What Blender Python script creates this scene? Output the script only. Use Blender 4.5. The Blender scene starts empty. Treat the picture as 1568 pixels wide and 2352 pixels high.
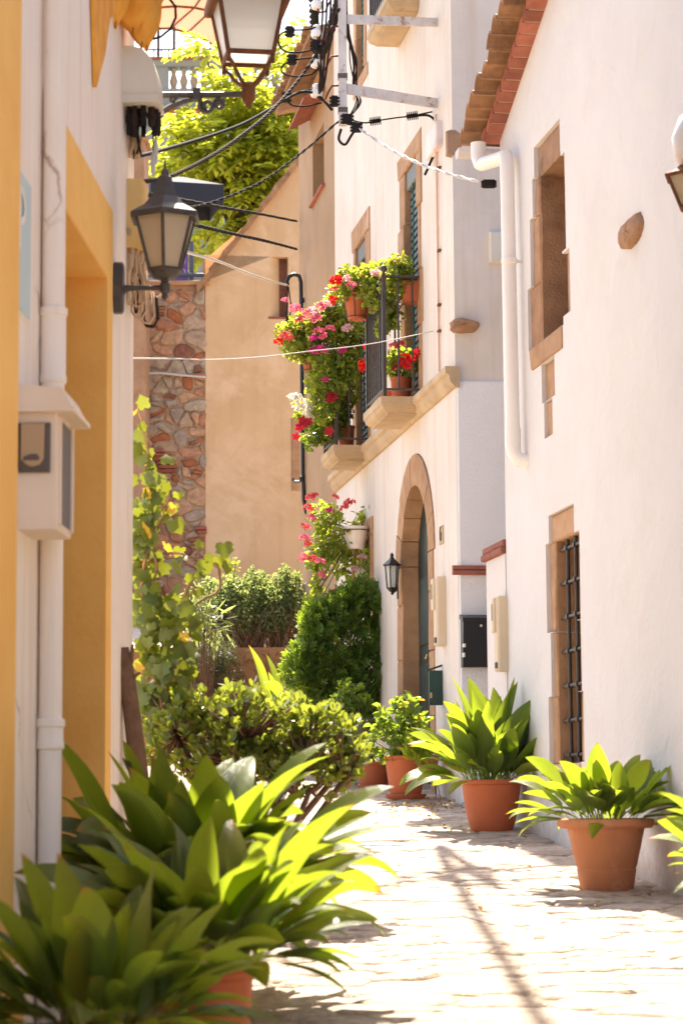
import bpy, math, random
from mathutils import Vector, Matrix, Euler
random.seed(11)
R_ = random.Random(5)
scene = bpy.context.scene
col = scene.collection

# ------------------------------------------------------------------ camera, sky, sun, exposure
FPX = 85.0 / 36.0 * 2352.0            # focal length in reference pixels (1568 x 2352)
EYE = Vector((0.0, 0.0, 1.58))
PITCH = math.atan(674.0 / FPX)
ROLL = -0.007
camd = bpy.data.cameras.new('camera')
camd.sensor_fit = 'VERTICAL'; camd.sensor_height = 36.0; camd.sensor_width = 24.0
camd.lens = 85.0; camd.clip_start = 0.1; camd.clip_end = 2000.0
camd.dof.use_dof = True; camd.dof.focus_distance = 18.5; camd.dof.aperture_fstop = 4.5
camo = bpy.data.objects.new('camera', camd); col.objects.link(camo)
CAMR = Matrix.Rotation(math.pi/2 + PITCH, 3, 'X') @ Matrix.Rotation(ROLL, 3, 'Z')
camo.matrix_world = Matrix.Translation(EYE) @ CAMR.to_4x4()
scene.camera = camo

SUNDIR = Vector((-0.155, 1.0, 1.34)).normalized()   # towards the sun
world = bpy.data.worlds.new('World'); scene.world = world; world.use_nodes = True
wn = world.node_tree
sky = wn.nodes.new('ShaderNodeTexSky'); sky.sky_type = 'NISHITA'; sky.sun_disc = False
sky.sun_elevation = math.asin(SUNDIR.z); sky.sun_rotation = math.atan2(SUNDIR.x, SUNDIR.y)
sky.air_density = 1.0; sky.dust_density = 2.5; sky.ozone_density = 0.6
wn.links.new(sky.outputs[0], wn.nodes['Background'].inputs[0])
wn.nodes['Background'].inputs[1].default_value = 0.105
sund = bpy.data.lights.new('sun', 'SUN'); sund.energy = 5.0; sund.angle = math.radians(0.55); sund.color = (1.0, 0.90, 0.76)
suno = bpy.data.objects.new('sun', sund); col.objects.link(suno)
suno.rotation_euler = SUNDIR.to_track_quat('Z', 'Y').to_euler(); suno.location = (0, 10, 30)
scene.view_settings.view_transform = 'Standard'; scene.view_settings.look = 'None'
scene.view_settings.exposure = 1.9; scene.view_settings.gamma = 1.0
scene.render.engine = 'CYCLES'
scene.cycles.use_denoising = True
scene.cycles.max_bounces = 10; scene.cycles.diffuse_bounces = 6; scene.cycles.transmission_bounces = 8
scene.cycles.transparent_max_bounces = 12
scene.cycles.sample_clamp_indirect = 12.0

# ------------------------------------------------------------------ helpers
def ray(px, py):
    return CAMR @ Vector(((px - 784.0) / FPX, (1176.0 - py) / FPX, -1.0))
def atY(px, py, Y):
    r = ray(px, py); return EYE + r * (Y / r.y)
def gz(Y): return 0.09 * Y            # the street climbs away from the camera
def onground(px, py):
    r = ray(px, py); t = (gz(0) - EYE.z) / (r.z - 0.09 * r.y); return EYE + r * t

class Frame:
    """wall frame: x to the right as you face the wall, y into the wall, z up"""
    def __init__(s, o, ydir):
        s.o = Vector(o); s.y = Vector((ydir[0], ydir[1], 0)).normalized()
        s.x = Vector((s.y.y, -s.y.x, 0)); s.rz = math.atan2(s.x.y, s.x.x)
    def W(s, x, y, z): return s.o + s.x * x + s.y * y + Vector((0, 0, z))
    def uv(s, px, py, off=0.0):
        r = ray(px, py); p0 = s.o + s.y * off
        t = (p0 - EYE).dot(s.y) / r.dot(s.y); p = EYE + r * t
        return (p - s.o).dot(s.x), p.z
    def rect(s, xl, xr, yt, yb, off=0.0):
        ym = (yt + yb) / 2; xm = (xl + xr) / 2
        return s.uv(xl, ym, off)[0], s.uv(xr, ym, off)[0], s.uv(xm, yb, off)[1], s.uv(xm, yt, off)[1]

FR = Frame((3.64 - 0.159 * 14, 14, 0), (1, 0.159))        # gable wall on the right
FH = Frame((3.464 - 0.151 * 19, 19, 0), (1, 0.151))       # house six facade
FL = Frame((-1.4 + 0.035 * 10, 10, 0), (-1, 0.035))       # left house
c6 = Vector((3.464 - 0.151 * 17.4, 17.4, 0))
FS = Frame(c6, (-0.151, 1))                               # side wall of house six
FW = Frame((0, 0, 0), (0, 1))                             # world axes
def FC(Y): return Frame((0, Y, 0), (0, 1))                # camera-facing wall at depth Y

WM = {}
def wmat(o): return WM.get(o.name, Matrix.Identity(4))
def tag(o, label, cat, group=None):
    o['label'] = label; o['category'] = cat
    if group: o['group'] = group
    return o
def thing(name, label, cat, loc, rz=0.0, group=None):
    o = bpy.data.objects.new(name, None); col.objects.link(o)
    o.empty_display_size = 0.1; o.location = loc; o.rotation_euler = (0, 0, rz)
    WM[o.name] = Matrix.Translation(Vector(loc)) @ Matrix.Rotation(rz, 4, 'Z')
    return tag(o, label, cat, group)
def link(name, me, parent=None, local=None):
    o = bpy.data.objects.new(name, me); col.objects.link(o)
    if parent: o.parent = parent
    if local is not None: o.matrix_local = local
    WM[o.name] = wmat(parent) @ (local if local is not None else Matrix.Identity(4)) if parent else (local or Matrix.Identity(4))
    return o

class MB:
    """collects world-space geometry for ONE mesh object"""
    def __init__(s): s.v = []; s.f = []; s.uvs = None; s.smooth = False
    def add(s, vs, fs):
        b = len(s.v); s.v += [Vector(p) for p in vs]; s.f += [tuple(b + i for i in f) for f in fs]; return s
    def hexa(s, p):   # 8 points: 0-3 front loop, 4-7 back loop
        return s.add(p, [(0,1,2,3),(7,6,5,4),(0,4,5,1),(1,5,6,2),(2,6,7,3),(3,7,4,0)])
    def box(s, F, x0, x1, y0, y1, z0, z1):
        W = F.W
        return s.hexa([W(x0,y0,z0),W(x1,y0,z0),W(x1,y0,z1),W(x0,y0,z1),W(x0,y1,z0),W(x1,y1,z0),W(x1,y1,z1),W(x0,y1,z1)])
    def bbox(s, F, x0, x1, y0, y1, z0, z1, b=0.01):      # box with its front edges chamfered
        W = F.W
        lp = []
        for (i, yy) in ((b, y0), (0, y0 + b), (0, y1)):
            lp += [W(x0+i,yy,z0+i),W(x1-i,yy,z0+i),W(x1-i,yy,z1-i),W(x0+i,yy,z1-i)]
        fs = [(0,1,2,3),(11,10,9,8)]
        for k in (0, 4):
            for i in range(4):
                j = (i+1) % 4; fs.append((k+i,k+4+i,k+4+j,k+j))
        return s.add(lp, fs)
    def prism(s, F, pts, y0, y1, b=0.0):                  # polygon in wall plane, pushed from y0 to y1
        n = len(pts); cx = sum(p[0] for p in pts)/n; cz = sum(p[1] for p in pts)/n
        vs = []
        if b:
            k = []
            for (x, z) in pts:
                d = math.hypot(x-cx, z-cz) or 1; q = max(0.2, 1 - b/d); k.append((cx+(x-cx)*q, cz+(z-cz)*q))
            vs += [F.W(x, y0, z) for (x, z) in k]; vs += [F.W(x, y0+b*0.8, z) for (x, z) in pts]
        else: vs += [F.W(x, y0, z) for (x, z) in pts]
        vs += [F.W(x, y1, z) for (x, z) in pts]
        L = len(vs)//n; fs = [tuple(range(n)), tuple(range((L-1)*n, L*n))[::-1]]
        for l in range(L-1):
            for i in range(n):
                j = (i+1) % n; fs.append((l*n+i, (l+1)*n+i, (l+1)*n+j, l*n+j))
        return s.add(vs, fs)
    def tube(s, path, r, n=7, cap=True):
        path = [Vector(p) for p in path]; m = len(path); rr = r if isinstance(r, (list, tuple)) else [r]*m
        b = len(s.v); ref = None
        for i, p in enumerate(path):
            d = (path[min(i+1, m-1)] - path[max(i-1, 0)]).normalized()
            if ref is None:
                ref = Vector((0,0,1)) if abs(d.z) < 0.9 else Vector((1,0,0))
            a = (ref - d*ref.dot(d)).normalized(); ref = a; c = d.cross(a)
            for k in range(n):
                t = 2*math.pi*k/n; s.v.append(p + (a*math.cos(t) + c*math.sin(t))*rr[i])
        for i in range(m-1):
            for k in range(n):
                j = (k+1) % n; s.f.append((b+i*n+k, b+i*n+j, b+(i+1)*n+j, b+(i+1)*n+k))
        if cap:
            s.f.append(tuple(b+k for k in range(n))[::-1]); s.f.append(tuple(b+(m-1)*n+k for k in range(n)))
        return s
    def lathe(s, c, prof, n=24, rot=0.0, capb=True, capt=True):
        c = Vector(c); b = len(s.v)
        for (r, z) in prof:
            for k in range(n):
                t = rot + 2*math.pi*k/n; s.v.append(c + Vector((r*math.cos(t), r*math.sin(t), z)))
        for i in range(len(prof)-1):
            for k in range(n):
                j = (k+1) % n; s.f.append((b+i*n+k, b+i*n+j, b+(i+1)*n+j, b+(i+1)*n+k))
        if capb: s.f.append(tuple(b+k for k in range(n))[::-1])
        if capt: s.f.append(tuple(b+(len(prof)-1)*n+k for k in range(n)))
        return s
    def base(s):
        xs = [p.x for p in s.v]; ys = [p.y for p in s.v]; zs = [p.z for p in s.v]
        return Vector(((min(xs)+max(xs))/2, (min(ys)+max(ys))/2, min(zs)))
    def mesh(s, name, M=None):
        me = bpy.data.meshes.new(name)
        iv = (M or Matrix.Identity(4)).inverted()
        me.from_pydata([tuple(iv @ p) for p in s.v], [], s.f)
        if s.smooth: me.polygons.foreach_set('use_smooth', [True]*len(me.polygons))
        if s.uvs:
            ul = me.uv_layers.new(name='UVMap')
            for lp in me.loops: ul.data[lp.index].uv = s.uvs[lp.vertex_index]
        me.update(); return me
    def build(s, name, mat, parent=None, smooth=None):
        if smooth is not None: s.smooth = smooth
        M = wmat(parent) if parent else Matrix.Translation(s.base())
        me = s.mesh(name, M); me.materials.append(mat)
        if s.smooth == 'auto' or s.smooth: 
            me.polygons.foreach_set('use_smooth', [True]*len(me.polygons))
            if s.smooth == 'auto':
                try: me.set_sharp_from_angle(angle=math.radians(38))
                except Exception: pass
        return link(name, me, parent, None if parent else M)
def structure(mb, name, mat):
    o = mb.build(name, mat); o['kind'] = 'structure'; return o

def wall_cells(mb, F, x0, x1, z0, top, holes, y0, y1):
    """solid slab x0..x1, z0..top(x), with rectangular holes; only outside faces are made"""
    tp = top if callable(top) else (lambda x: top)
    eps = 1e-5
    xs = sorted(set([x0, x1] + [min(max(h[i], x0), x1) for h in holes for i in (0, 1)]))
    zs = sorted(set([z0] + [max(h[i], z0) for h in holes for i in (2, 3)]))
    def hole(xa, xb, za, zb):
        xm = (xa+xb)/2; zm = (za+zb)/2
        return any(h[0] < xm < h[1] and h[2] < zm < h[3] for h in holes)
    nx, nz = len(xs)-1, len(zs)
    solid = {}
    for i in range(nx):
        for k in range(nz):
            zb = zs[k+1] if k+1 < nz else 1e6
            solid[i, k] = not hole(xs[i], xs[i+1], zs[k], min(zb, zs[k]+0.002 if zb > 1e5 else zb))
    W = F.W
    for (i, k), ok in solid.items():
        if not ok: continue
        xa, xb = xs[i], xs[i+1]; za = zs[k]
        if k+1 < nz: ta = tb = zs[k+1]
        else: ta, tb = tp(xa), tp(xb)
        p = [W(xa,y0,za),W(xb,y0,za),W(xb,y0,tb),W(xa,y0,ta),W(xa,y1,za),W(xb,y1,za),W(xb,y1,tb),W(xa,y1,ta)]
        fs = [(0,1,2,3),(7,6,5,4)]
        if not solid.get((i-1, k), False): fs.append((3,7,4,0))
        if not solid.get((i+1, k), False): fs.append((1,5,6,2))
        if not solid.get((i, k-1), False): fs.append((0,4,5,1))
        if not solid.get((i, k+1), False): fs.append((2,6,7,3))
        mb.add(p, fs)
    return mb

# ------------------------------------------------------------------ materials
def nd(nt, t, **kw):
    n = nt.nodes.new(t)
    for k, v in kw.items():
        if k in n.inputs: n.inputs[k].default_value = v
        else: setattr(n, k, v)
    return n
def c4(c): return (c[0], c[1], c[2], 1.0)
def noise(nt, vec, scale, detail=4.0, rough=0.55, dist=0.0):
    n = nd(nt, 'ShaderNodeTexNoise', Scale=scale, Detail=detail, Roughness=rough, Distortion=dist)
    nt.links.new(vec, n.inputs['Vector']); return n.outputs['Fac']
def ramp(nt, fac, stops, interp='LINEAR'):
    r = nd(nt, 'ShaderNodeValToRGB'); cr = r.color_ramp; cr.interpolation = interp
    while len(cr.elements) < len(stops): cr.elements.new(0.5)
    for e, (p, c) in zip(cr.elements, stops): e.position = p; e.color = c4(c) if len(c) == 3 else c
    nt.links.new(fac, r.inputs['Fac']); return r.outputs['Color']
def mixc(nt, fac, a, b, mode='MIX'):
    m = nd(nt, 'ShaderNodeMixRGB', blend_type=mode)
    for i, q in ((0, fac), (1, a), (2, b)):
        if hasattr(q, 'links') or hasattr(q, 'is_linked'): nt.links.new(q, m.inputs[i])
        else: m.inputs[i].default_value = q if i == 0 else c4(q)
    return m.outputs[0]
G1 = ((0,0,0),(1,1,1))
def newmat(name):
    m = bpy.data.materials.new(name); m.use_nodes = True
    nt = m.node_tree; return m, nt, nt.nodes['Principled BSDF']
def objvec(nt, gen=False):
    t = nd(nt, 'ShaderNodeTexCoord')
    return t.outputs['Object']
def bump(nt, bs, h, strength, dist=0.01):
    b = nd(nt, 'ShaderNodeBump', Strength=strength, Distance=dist)
    nt.links.new(h, b.inputs['Height']); nt.links.new(b.outputs[0], bs.inputs['Normal'])
def pbr(name, c, c2=None, rough=0.8, nscale=3.0, lo=0.35, hi=0.65, bscale=60.0, bstr=0.25, bdist=0.01, spec=0.3, metal=0.0,
        stain=None, sscale=2.0, slo=0.58, shi=0.72, objrand=0.0, streak=None, crack=None, trowel=0.0, dirt=None):
    m, nt, bs = newmat(name); v = objvec(nt)
    out = None
    if c2 is not None:
        out = ramp(nt, noise(nt, v, nscale, 6.0, 0.6), ((lo, c), (hi, c2)))
    else:
        rgb = nd(nt, 'ShaderNodeRGB'); rgb.outputs[0].default_value = c4(c); out = rgb.outputs[0]
    if streak:          # vertical weather streaks
        mp = nd(nt, 'ShaderNodeMapping'); mp.inputs['Scale'].default_value = (1, 1, 0.06)
        nt.links.new(v, mp.inputs['Vector'])
        f = ramp(nt, noise(nt, mp.outputs[0], 9.0, 5.0, 0.65), ((0.48, (0,0,0)), (0.75, (1,1,1))))
        mm = nd(nt, 'ShaderNodeMath', operation='MULTIPLY'); nt.links.new(f, mm.inputs[0]); mm.inputs[1].default_value = streak[1]
        out = mixc(nt, mm.outputs[0], out, streak[0])
    if stain is not None:
        f = ramp(nt, noise(nt, v, sscale, 8.0, 0.7, 0.4), ((slo, (0,0,0)), (shi, (1,1,1))))
        out = mixc(nt, f, out, stain)
    if dirt is not None:    # splash dirt along the foot of the wall
        sp = nd(nt, 'ShaderNodeSeparateXYZ'); nt.links.new(v, sp.inputs[0])
        h1 = nd(nt, 'ShaderNodeMath', operation='MULTIPLY_ADD'); nt.links.new(sp.outputs[0], h1.inputs[0]); h1.inputs[1].default_value = -dirt[0]; nt.links.new(sp.outputs[2], h1.inputs[2])
        h2 = nd(nt, 'ShaderNodeMath', operation='MULTIPLY_ADD'); nt.links.new(noise(nt, v, 5.0, 6.0, 0.7), h2.inputs[0]); h2.inputs[1].default_value = -0.9; nt.links.new(h1.outputs[0], h2.inputs[2])
        h3 = nd(nt, 'ShaderNodeMath', operation='ADD'); nt.links.new(h2.outputs[0], h3.inputs[0]); h3.inputs[1].default_value = -dirt[1]+0.45
        out = mixc(nt, ramp(nt, h3.outputs[0], ((0.0, (.75,.75,.75)), (0.26, (0,0,0)))), out, dirt[2])
    if crack is not None:   # hairline cracks in old render
        wv = nd(nt, 'ShaderNodeTexNoise', Scale=1.7, Detail=5.0); nt.links.new(v, wv.inputs['Vector'])
        vm = nd(nt, 'ShaderNodeVectorMath', operation='MULTIPLY_ADD'); nt.links.new(wv.outputs['Color'], vm.inputs[0]); vm.inputs[1].default_value = (.8,.8,.8); nt.links.new(v, vm.inputs[2])
        vo = nd(nt, 'ShaderNodeTexVoronoi', Scale=0.55); vo.feature = 'DISTANCE_TO_EDGE'; nt.links.new(vm.outputs[0], vo.inputs['Vector'])
        f1 = ramp(nt, vo.outputs['Distance'], ((0.0, (1,1,1)), (0.006, (0,0,0))))
        f2 = ramp(nt, noise(nt, v, 1.1, 3.0), ((0.5, (0,0,0)), (0.6, (1,1,1))))
        out = mixc(nt, mixc(nt, 1.0, f1, f2, 'MULTIPLY'), out, crack)
    if objrand:
        oi = nd(nt, 'ShaderNodeObjectInfo')
        hs = nd(nt, 'ShaderNodeHueSaturation')
        mr = nd(nt, 'ShaderNodeMapRange'); nt.links.new(oi.outputs['Random'], mr.inputs[0]); mr.inputs[3].default_value = 1-objrand; mr.inputs[4].default_value = 1+objrand
        nt.links.new(mr.outputs[0], hs.inputs['Value']); nt.links.new(out, hs.inputs['Color']); out = hs.outputs[0]
    nt.links.new(out, bs.inputs['Base Color'])
    bs.inputs['Roughness'].default_value = rough; bs.inputs['Metallic'].default_value = metal
    bs.inputs['Specular IOR Level'].default_value = spec
    if bstr:
        h = noise(nt, v, bscale, 5.0, 0.6)
        if trowel:
            a_ = nd(nt, 'ShaderNodeMath', operation='MULTIPLY_ADD'); nt.links.new(noise(nt, v, 3.2, 3.0, 0.5, 0.8), a_.inputs[0]); a_.inputs[1].default_value = trowel; nt.links.new(h, a_.inputs[2]); h = a_.outputs[0]
        bump(nt, bs, h, bstr, bdist)
    return m
def leafmat(name, c1, c2, trans=0.45, rough=0.4, island=True, tcol=None, spec=0.5, vein=False, tip=False, old=None):
    m, nt, bs = newmat(name)
    if island: rnd = nd(nt, 'ShaderNodeNewGeometry').outputs['Random Per Island']
    else: rnd = nd(nt, 'ShaderNodeObjectInfo').outputs['Random']
    cc = ramp(nt, rnd, ((0.0, c1), (1.0, c2)) if not old else ((0.0, c1), (0.93, c2), (0.96, old), (1.0, old)))
    tcol = tcol or tuple(min(1, x*2.1) for x in c2)
    tc = ramp(nt, rnd, ((0.0, tuple(x*0.75 for x in tcol)), (1.0, tcol)))
    if vein or tip:
        uv = nd(nt, 'ShaderNodeUVMap'); sep = nd(nt, 'ShaderNodeSeparateXYZ'); nt.links.new(uv.outputs[0], sep.inputs[0])
        if vein:
            w = nd(nt, 'ShaderNodeTexWave', Scale=4.2, Distortion=1.2, Detail=3.0); w.bands_direction = 'X'
            nt.links.new(uv.outputs[0], w.inputs['Vector'])
            cc = mixc(nt, 0.42, cc, w.outputs['Color'], 'MULTIPLY')
            bump(nt, bs, w.outputs['Fac'], 0.5, 0.006)
        if tip:
            a = nd(nt, 'ShaderNodeMath', operation='MULTIPLY_ADD'); nt.links.new(rnd, a.inputs[0]); a.inputs[1].default_value = 0.16; nt.links.new(sep.outputs[1], a.inputs[2])
            nz = nd(nt, 'ShaderNodeTexNoise', Scale=7.0, Detail=3.0); nt.links.new(uv.outputs[0], nz.inputs['Vector'])
            b = nd(nt, 'ShaderNodeMath', operation='MULTIPLY_ADD'); nt.links.new(nz.outputs['Fac'], b.inputs[0]); b.inputs[1].default_value = 0.2; nt.links.new(a.outputs[0], b.inputs[2])
            f = ramp(nt, b.outputs[0], ((1.14/1.5, (0,0,0)), (1.22/1.5, (1,1,1))))
            dv = nd(nt, 'ShaderNodeMath', operation='DIVIDE'); nt.links.new(b.outputs[0], dv.inputs[0]); dv.inputs[1].default_value = 1.5
            nt.links.new(dv.outputs[0], f.node.inputs['Fac'])
            cc = mixc(nt, f, cc, (0.42, 0.17, 0.03)); tc = mixc(nt, f, tc, (0.6, 0.2, 0.03))
    nt.links.new(cc, bs.inputs['Base Color']); bs.inputs['Roughness'].default_value = rough
    bs.inputs['Specular IOR Level'].default_value = spec
    tr = nd(nt, 'ShaderNodeBsdfTranslucent'); nt.links.new(tc, tr.inputs[0])
    mx = nd(nt, 'ShaderNodeMixShader'); mx.inputs[0].default_value = trans
    nt.links.new(bs.outputs[0], mx.inputs[1]); nt.links.new(tr.outputs[0], mx.inputs[2])
    nt.links.new(mx.outputs[0], nt.nodes['Material Output'].inputs[0])
    return m

M = {}
M['white_plaster'] = pbr('white_plaster', (0.68,0.64,0.61), (0.645,0.60,0.565), nscale=1.3, bscale=38, bstr=0.28, stain=(0.66,0.58,0.51), sscale=0.9, slo=0.60, shi=0.9, trowel=7.0)
M['six_plaster'] = pbr('six_plaster', (0.72,0.655,0.59), (0.655,0.58,0.505), nscale=1.6, bscale=45, bstr=0.25, streak=((0.52,0.37,0.24), 0.38), trowel=5.0)
M['rough_plaster'] = pbr('rough_plaster', (0.78,0.73,0.72), (0.70,0.62,0.60), nscale=2.2, bscale=30, bstr=0.5, stain=(0.44,0.28,0.22), sscale=1.5, slo=0.50, shi=0.64, streak=((0.50,0.42,0.38), 0.4))
M['side_plaster'] = pbr('side_plaster', (0.79,0.785,0.80), (0.76,0.755,0.77), nscale=2.0, bscale=55, bstr=0.55, bdist=0.012)
M['left_plaster'] = pbr('left_plaster', (0.90,0.82,0.735), (0.86,0.765,0.67), nscale=1.5, bscale=25, bstr=0.25, streak=((0.62,0.45,0.31), 0.35), stain=(0.58,0.36,0.22), sscale=1.6, slo=0.70, shi=0.76, trowel=4.0, crack=(0.45,0.30,0.2))
M['yellow'] = pbr('yellow_paint', (0.90,0.54,0.155), (0.84,0.46,0.11), nscale=2.5, bscale=16, bstr=0.35, bdist=0.012)
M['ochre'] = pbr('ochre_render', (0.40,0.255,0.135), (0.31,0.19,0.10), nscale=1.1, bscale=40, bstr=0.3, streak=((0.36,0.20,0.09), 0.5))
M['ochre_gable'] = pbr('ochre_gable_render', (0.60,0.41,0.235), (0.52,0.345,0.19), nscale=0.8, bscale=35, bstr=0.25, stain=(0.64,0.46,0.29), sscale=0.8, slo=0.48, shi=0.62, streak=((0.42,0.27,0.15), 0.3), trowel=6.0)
M['sandstone'] = pbr('sandstone', (0.47,0.28,0.15), (0.36,0.20,0.105), nscale=7, bscale=90, bstr=0.7, stain=(0.25,0.14,0.08), sscale=6, slo=0.62, shi=0.8, objrand=0.1)
M['dark_sandstone'] = pbr('dark_sandstone', (0.40,0.225,0.125), (0.28,0.15,0.08), nscale=5, bscale=60, bstr=0.8, stain=(0.16,0.09,0.055), sscale=5, slo=0.55, shi=0.72, objrand=0.12)
M['balcony_stone'] = pbr('balcony_stone', (0.54,0.40,0.25), (0.43,0.31,0.185), nscale=4, bscale=70, bstr=0.5, stain=(0.25,0.17,0.11), sscale=5, slo=0.58, shi=0.78)
M['brick'] = pbr('red_brick', (0.37,0.13,0.085), (0.28,0.095,0.065), nscale=9, bscale=70, bstr=0.5, objrand=0.25)
M['mortar'] = pbr('mortar', (0.42,0.29,0.195), (0.35,0.235,0.155), nscale=8, bscale=60, bstr=0.5)
M['roof_tile'] = pbr('roof_tile', (0.36,0.20,0.10), (0.22,0.115,0.06), nscale=7, bscale=40, bstr=0.5, stain=(0.13,0.09,0.06), sscale=8, slo=0.58, shi=0.75, objrand=0.22)
M['pvc'] = pbr('white_pvc', (0.83,0.79,0.75), (0.79,0.74,0.69), nscale=2, bstr=0.0, rough=0.45, spec=0.4)
M['terracotta'] = pbr('terracotta_plastic', (0.48,0.125,0.045), (0.41,0.105,0.040), nscale=3, bscale=30, bstr=0.06, rough=0.6, stain=(0.46,0.20,0.11), sscale=5, slo=0.58, shi=0.8, streak=((0.34,0.10,0.05), 0.35), objrand=0.10)
M['clay'] = pbr('clay', (0.55,0.235,0.115), (0.49,0.19,0.09), nscale=3, bscale=50, bstr=0.15, rough=0.85, stain=(0.60,0.38,0.27), sscale=5, slo=0.55, shi=0.8, streak=((0.34,0.16,0.09), 0.4), objrand=0.08)
M['soil'] = pbr('soil', (0.07,0.045,0.03), (0.12,0.08,0.05), nscale=20, bscale=40, bstr=0.8)
M['iron'] = pbr('black_iron', (0.035,0.03,0.028), (0.06,0.045,0.035), nscale=12, bstr=0.1, rough=0.5, spec=0.4)
M['lamp_iron'] = pbr('lamp_iron', (0.05,0.042,0.038), (0.075,0.06,0.05), nscale=8, bstr=0.15, rough=0.45, spec=0.5)
M['rust'] = pbr('rusty_iron', (0.11,0.042,0.02), (0.20,0.075,0.025), nscale=14, bscale=60, bstr=0.5, rough=0.75)
M['galv'] = pbr('galvanised_rusty', (0.66,0.62,0.60), (0.54,0.50,0.48), nscale=10, bstr=0.1, rough=0.55, stain=(0.26,0.11,0.05), sscale=9, slo=0.56, shi=0.68)
M['cable'] = pbr('black_cable', (0.022,0.02,0.02), rough=0.8, bstr=0.0, spec=0.06)
M['cable_brown'] = pbr('brown_cable', (0.05,0.032,0.024), (0.03,0.02,0.016), nscale=20, rough=0.8, bstr=0.0, spec=0.06)
M['cable_white'] = pbr('pale_cable', (0.55,0.52,0.48), rough=0.5, bstr=0.0)
M['cable_tan'] = pbr('painted_cable', (0.62,0.46,0.30), (0.48,0.33,0.20), nscale=15, rough=0.6, bstr=0.0)
M['ceramic'] = pbr('white_ceramic', (0.80,0.78,0.75), rough=0.25, bstr=0.0, spec=0.6)
M['hookred'] = pbr('oxide_red', (0.22,0.05,0.03), (0.16,0.035,0.02), nscale=20, rough=0.6, bstr=0.0)
M['meterbox'] = pbr('meter_box_plastic', (0.66,0.55,0.40), (0.60,0.48,0.33), nscale=3, bstr=0.05, rough=0.55)
M['meterwin'] = pbr('meter_window', (0.30,0.26,0.19), rough=0.2, bstr=0.0, spec=0.5)
M['greybox'] = pbr('junction_grey', (0.72,0.68,0.58), (0.66,0.60,0.50), nscale=3, bstr=0.04, rough=0.5)
M['ambox'] = pbr('painted_duct', (0.74,0.50,0.19), (0.68,0.44,0.15), nscale=4, bstr=0.05, rough=0.6)
M['black_metal'] = pbr('black_sheet', (0.016,0.016,0.018), rough=0.4, bstr=0.0, spec=0.4)
M['green_metal'] = pbr('green_sheet', (0.012,0.045,0.035), rough=0.35, bstr=0.0, spec=0.5)
M['brass'] = pbr('brass', (0.55,0.35,0.10), rough=0.35, bstr=0.0, metal=0.8)
M['shutter'] = pbr('shutter_grey_green', (0.075,0.095,0.095), (0.10,0.12,0.12), nscale=8, bstr=0.0, rough=0.55)
M['shutter_box'] = pbr('shutter_head', (0.16,0.16,0.15), rough=0.6, bstr=0.0)
M['greencord'] = pbr('green_cord', (0.01,0.16,0.13), rough=0.6, bstr=0.0)
M['wood'] = pbr('brown_wood', (0.17,0.065,0.035), (0.11,0.04,0.022), nscale=14, bscale=40, bstr=0.2, rough=0.6)
M['wood_slat'] = pbr('slat_wood', (0.36,0.18,0.085), (0.28,0.13,0.06), nscale=9, bscale=40, bstr=0.2, rough=0.6)
M['dark'] = pbr('dark_interior', (0.02,0.017,0.015), rough=0.8, bstr=0.0)
M['door'] = pbr('dark_green_door', (0.012,0.028,0.024), rough=0.45, bstr=0.0)
M['signblue'] = pbr('faded_blue_sign', (0.50,0.62,0.64), (0.45,0.58,0.61), nscale=3, rough=0.5, bstr=0.0)
M['signwhite'] = pbr('sign_white', (0.80,0.76,0.70), rough=0.5, bstr=0.0)
M['rusty_white'] = pbr('rusty_white_steel', (0.80,0.68,0.56), (0.76,0.62,0.49), nscale=3, bscale=30, bstr=0.1, rough=0.55, stain=(0.62,0.27,0.06), sscale=6, slo=0.63, shi=0.72)
M['grey_dark'] = pbr('dark_grey_plastic', (0.11,0.09,0.08), rough=0.5, bstr=0.0)
M['tan_plastic'] = pbr('tan_plastic', (0.45,0.31,0.18), rough=0.5, bstr=0.0)
M['bluegrey'] = pbr('blue_grey_render', (0.25,0.30,0.31), (0.22,0.27,0.28), nscale=1.2, bscale=20, bstr=0.15)
M['cream_stone'] = pbr('cream_stone', (0.32,0.29,0.23), (0.28,0.25,0.19), nscale=6, bscale=30, bstr=0.15)
M['navy'] = pbr('navy_canvas', (0.025,0.03,0.045), rough=0.85, bstr=0.0)
M['purple'] = pbr('purple_banner', (0.20,0.09,0.50), rough=0.6, bstr=0.0)
M['railblue'] = pbr('blue_grey_steel', (0.10,0.13,0.19), rough=0.5, bstr=0.0)
M['brownrough'] = pbr('brown_rough_render', (0.42,0.25,0.15), (0.31,0.18,0.105), nscale=4, bscale=30, bstr=0.9, bdist=0.02)
M['orangecloth'] = pbr('orange_canvas', (0.85,0.42,0.07), (0.70,0.28,0.03), nscale=5, bscale=18, bstr=0.3, rough=0.8)
M['retain'] = pbr('ochre_retaining', (0.44,0.24,0.11), (0.35,0.18,0.08), nscale=5, bscale=20, bstr=0.8, bdist=0.02)
M['bark'] = pbr('bark', (0.20,0.11,0.065), (0.13,0.07,0.04), nscale=12, bscale=35, bstr=0.9)
M['vine'] = pbr('vine_stem', (0.36,0.20,0.11), (0.25,0.13,0.07), nscale=12, bscale=40, bstr=0.5)
M['treebark'] = pbr('tree_bark', (0.14,0.10,0.07), (0.09,0.065,0.045), nscale=6, bscale=20, bstr=0.8)
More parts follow.
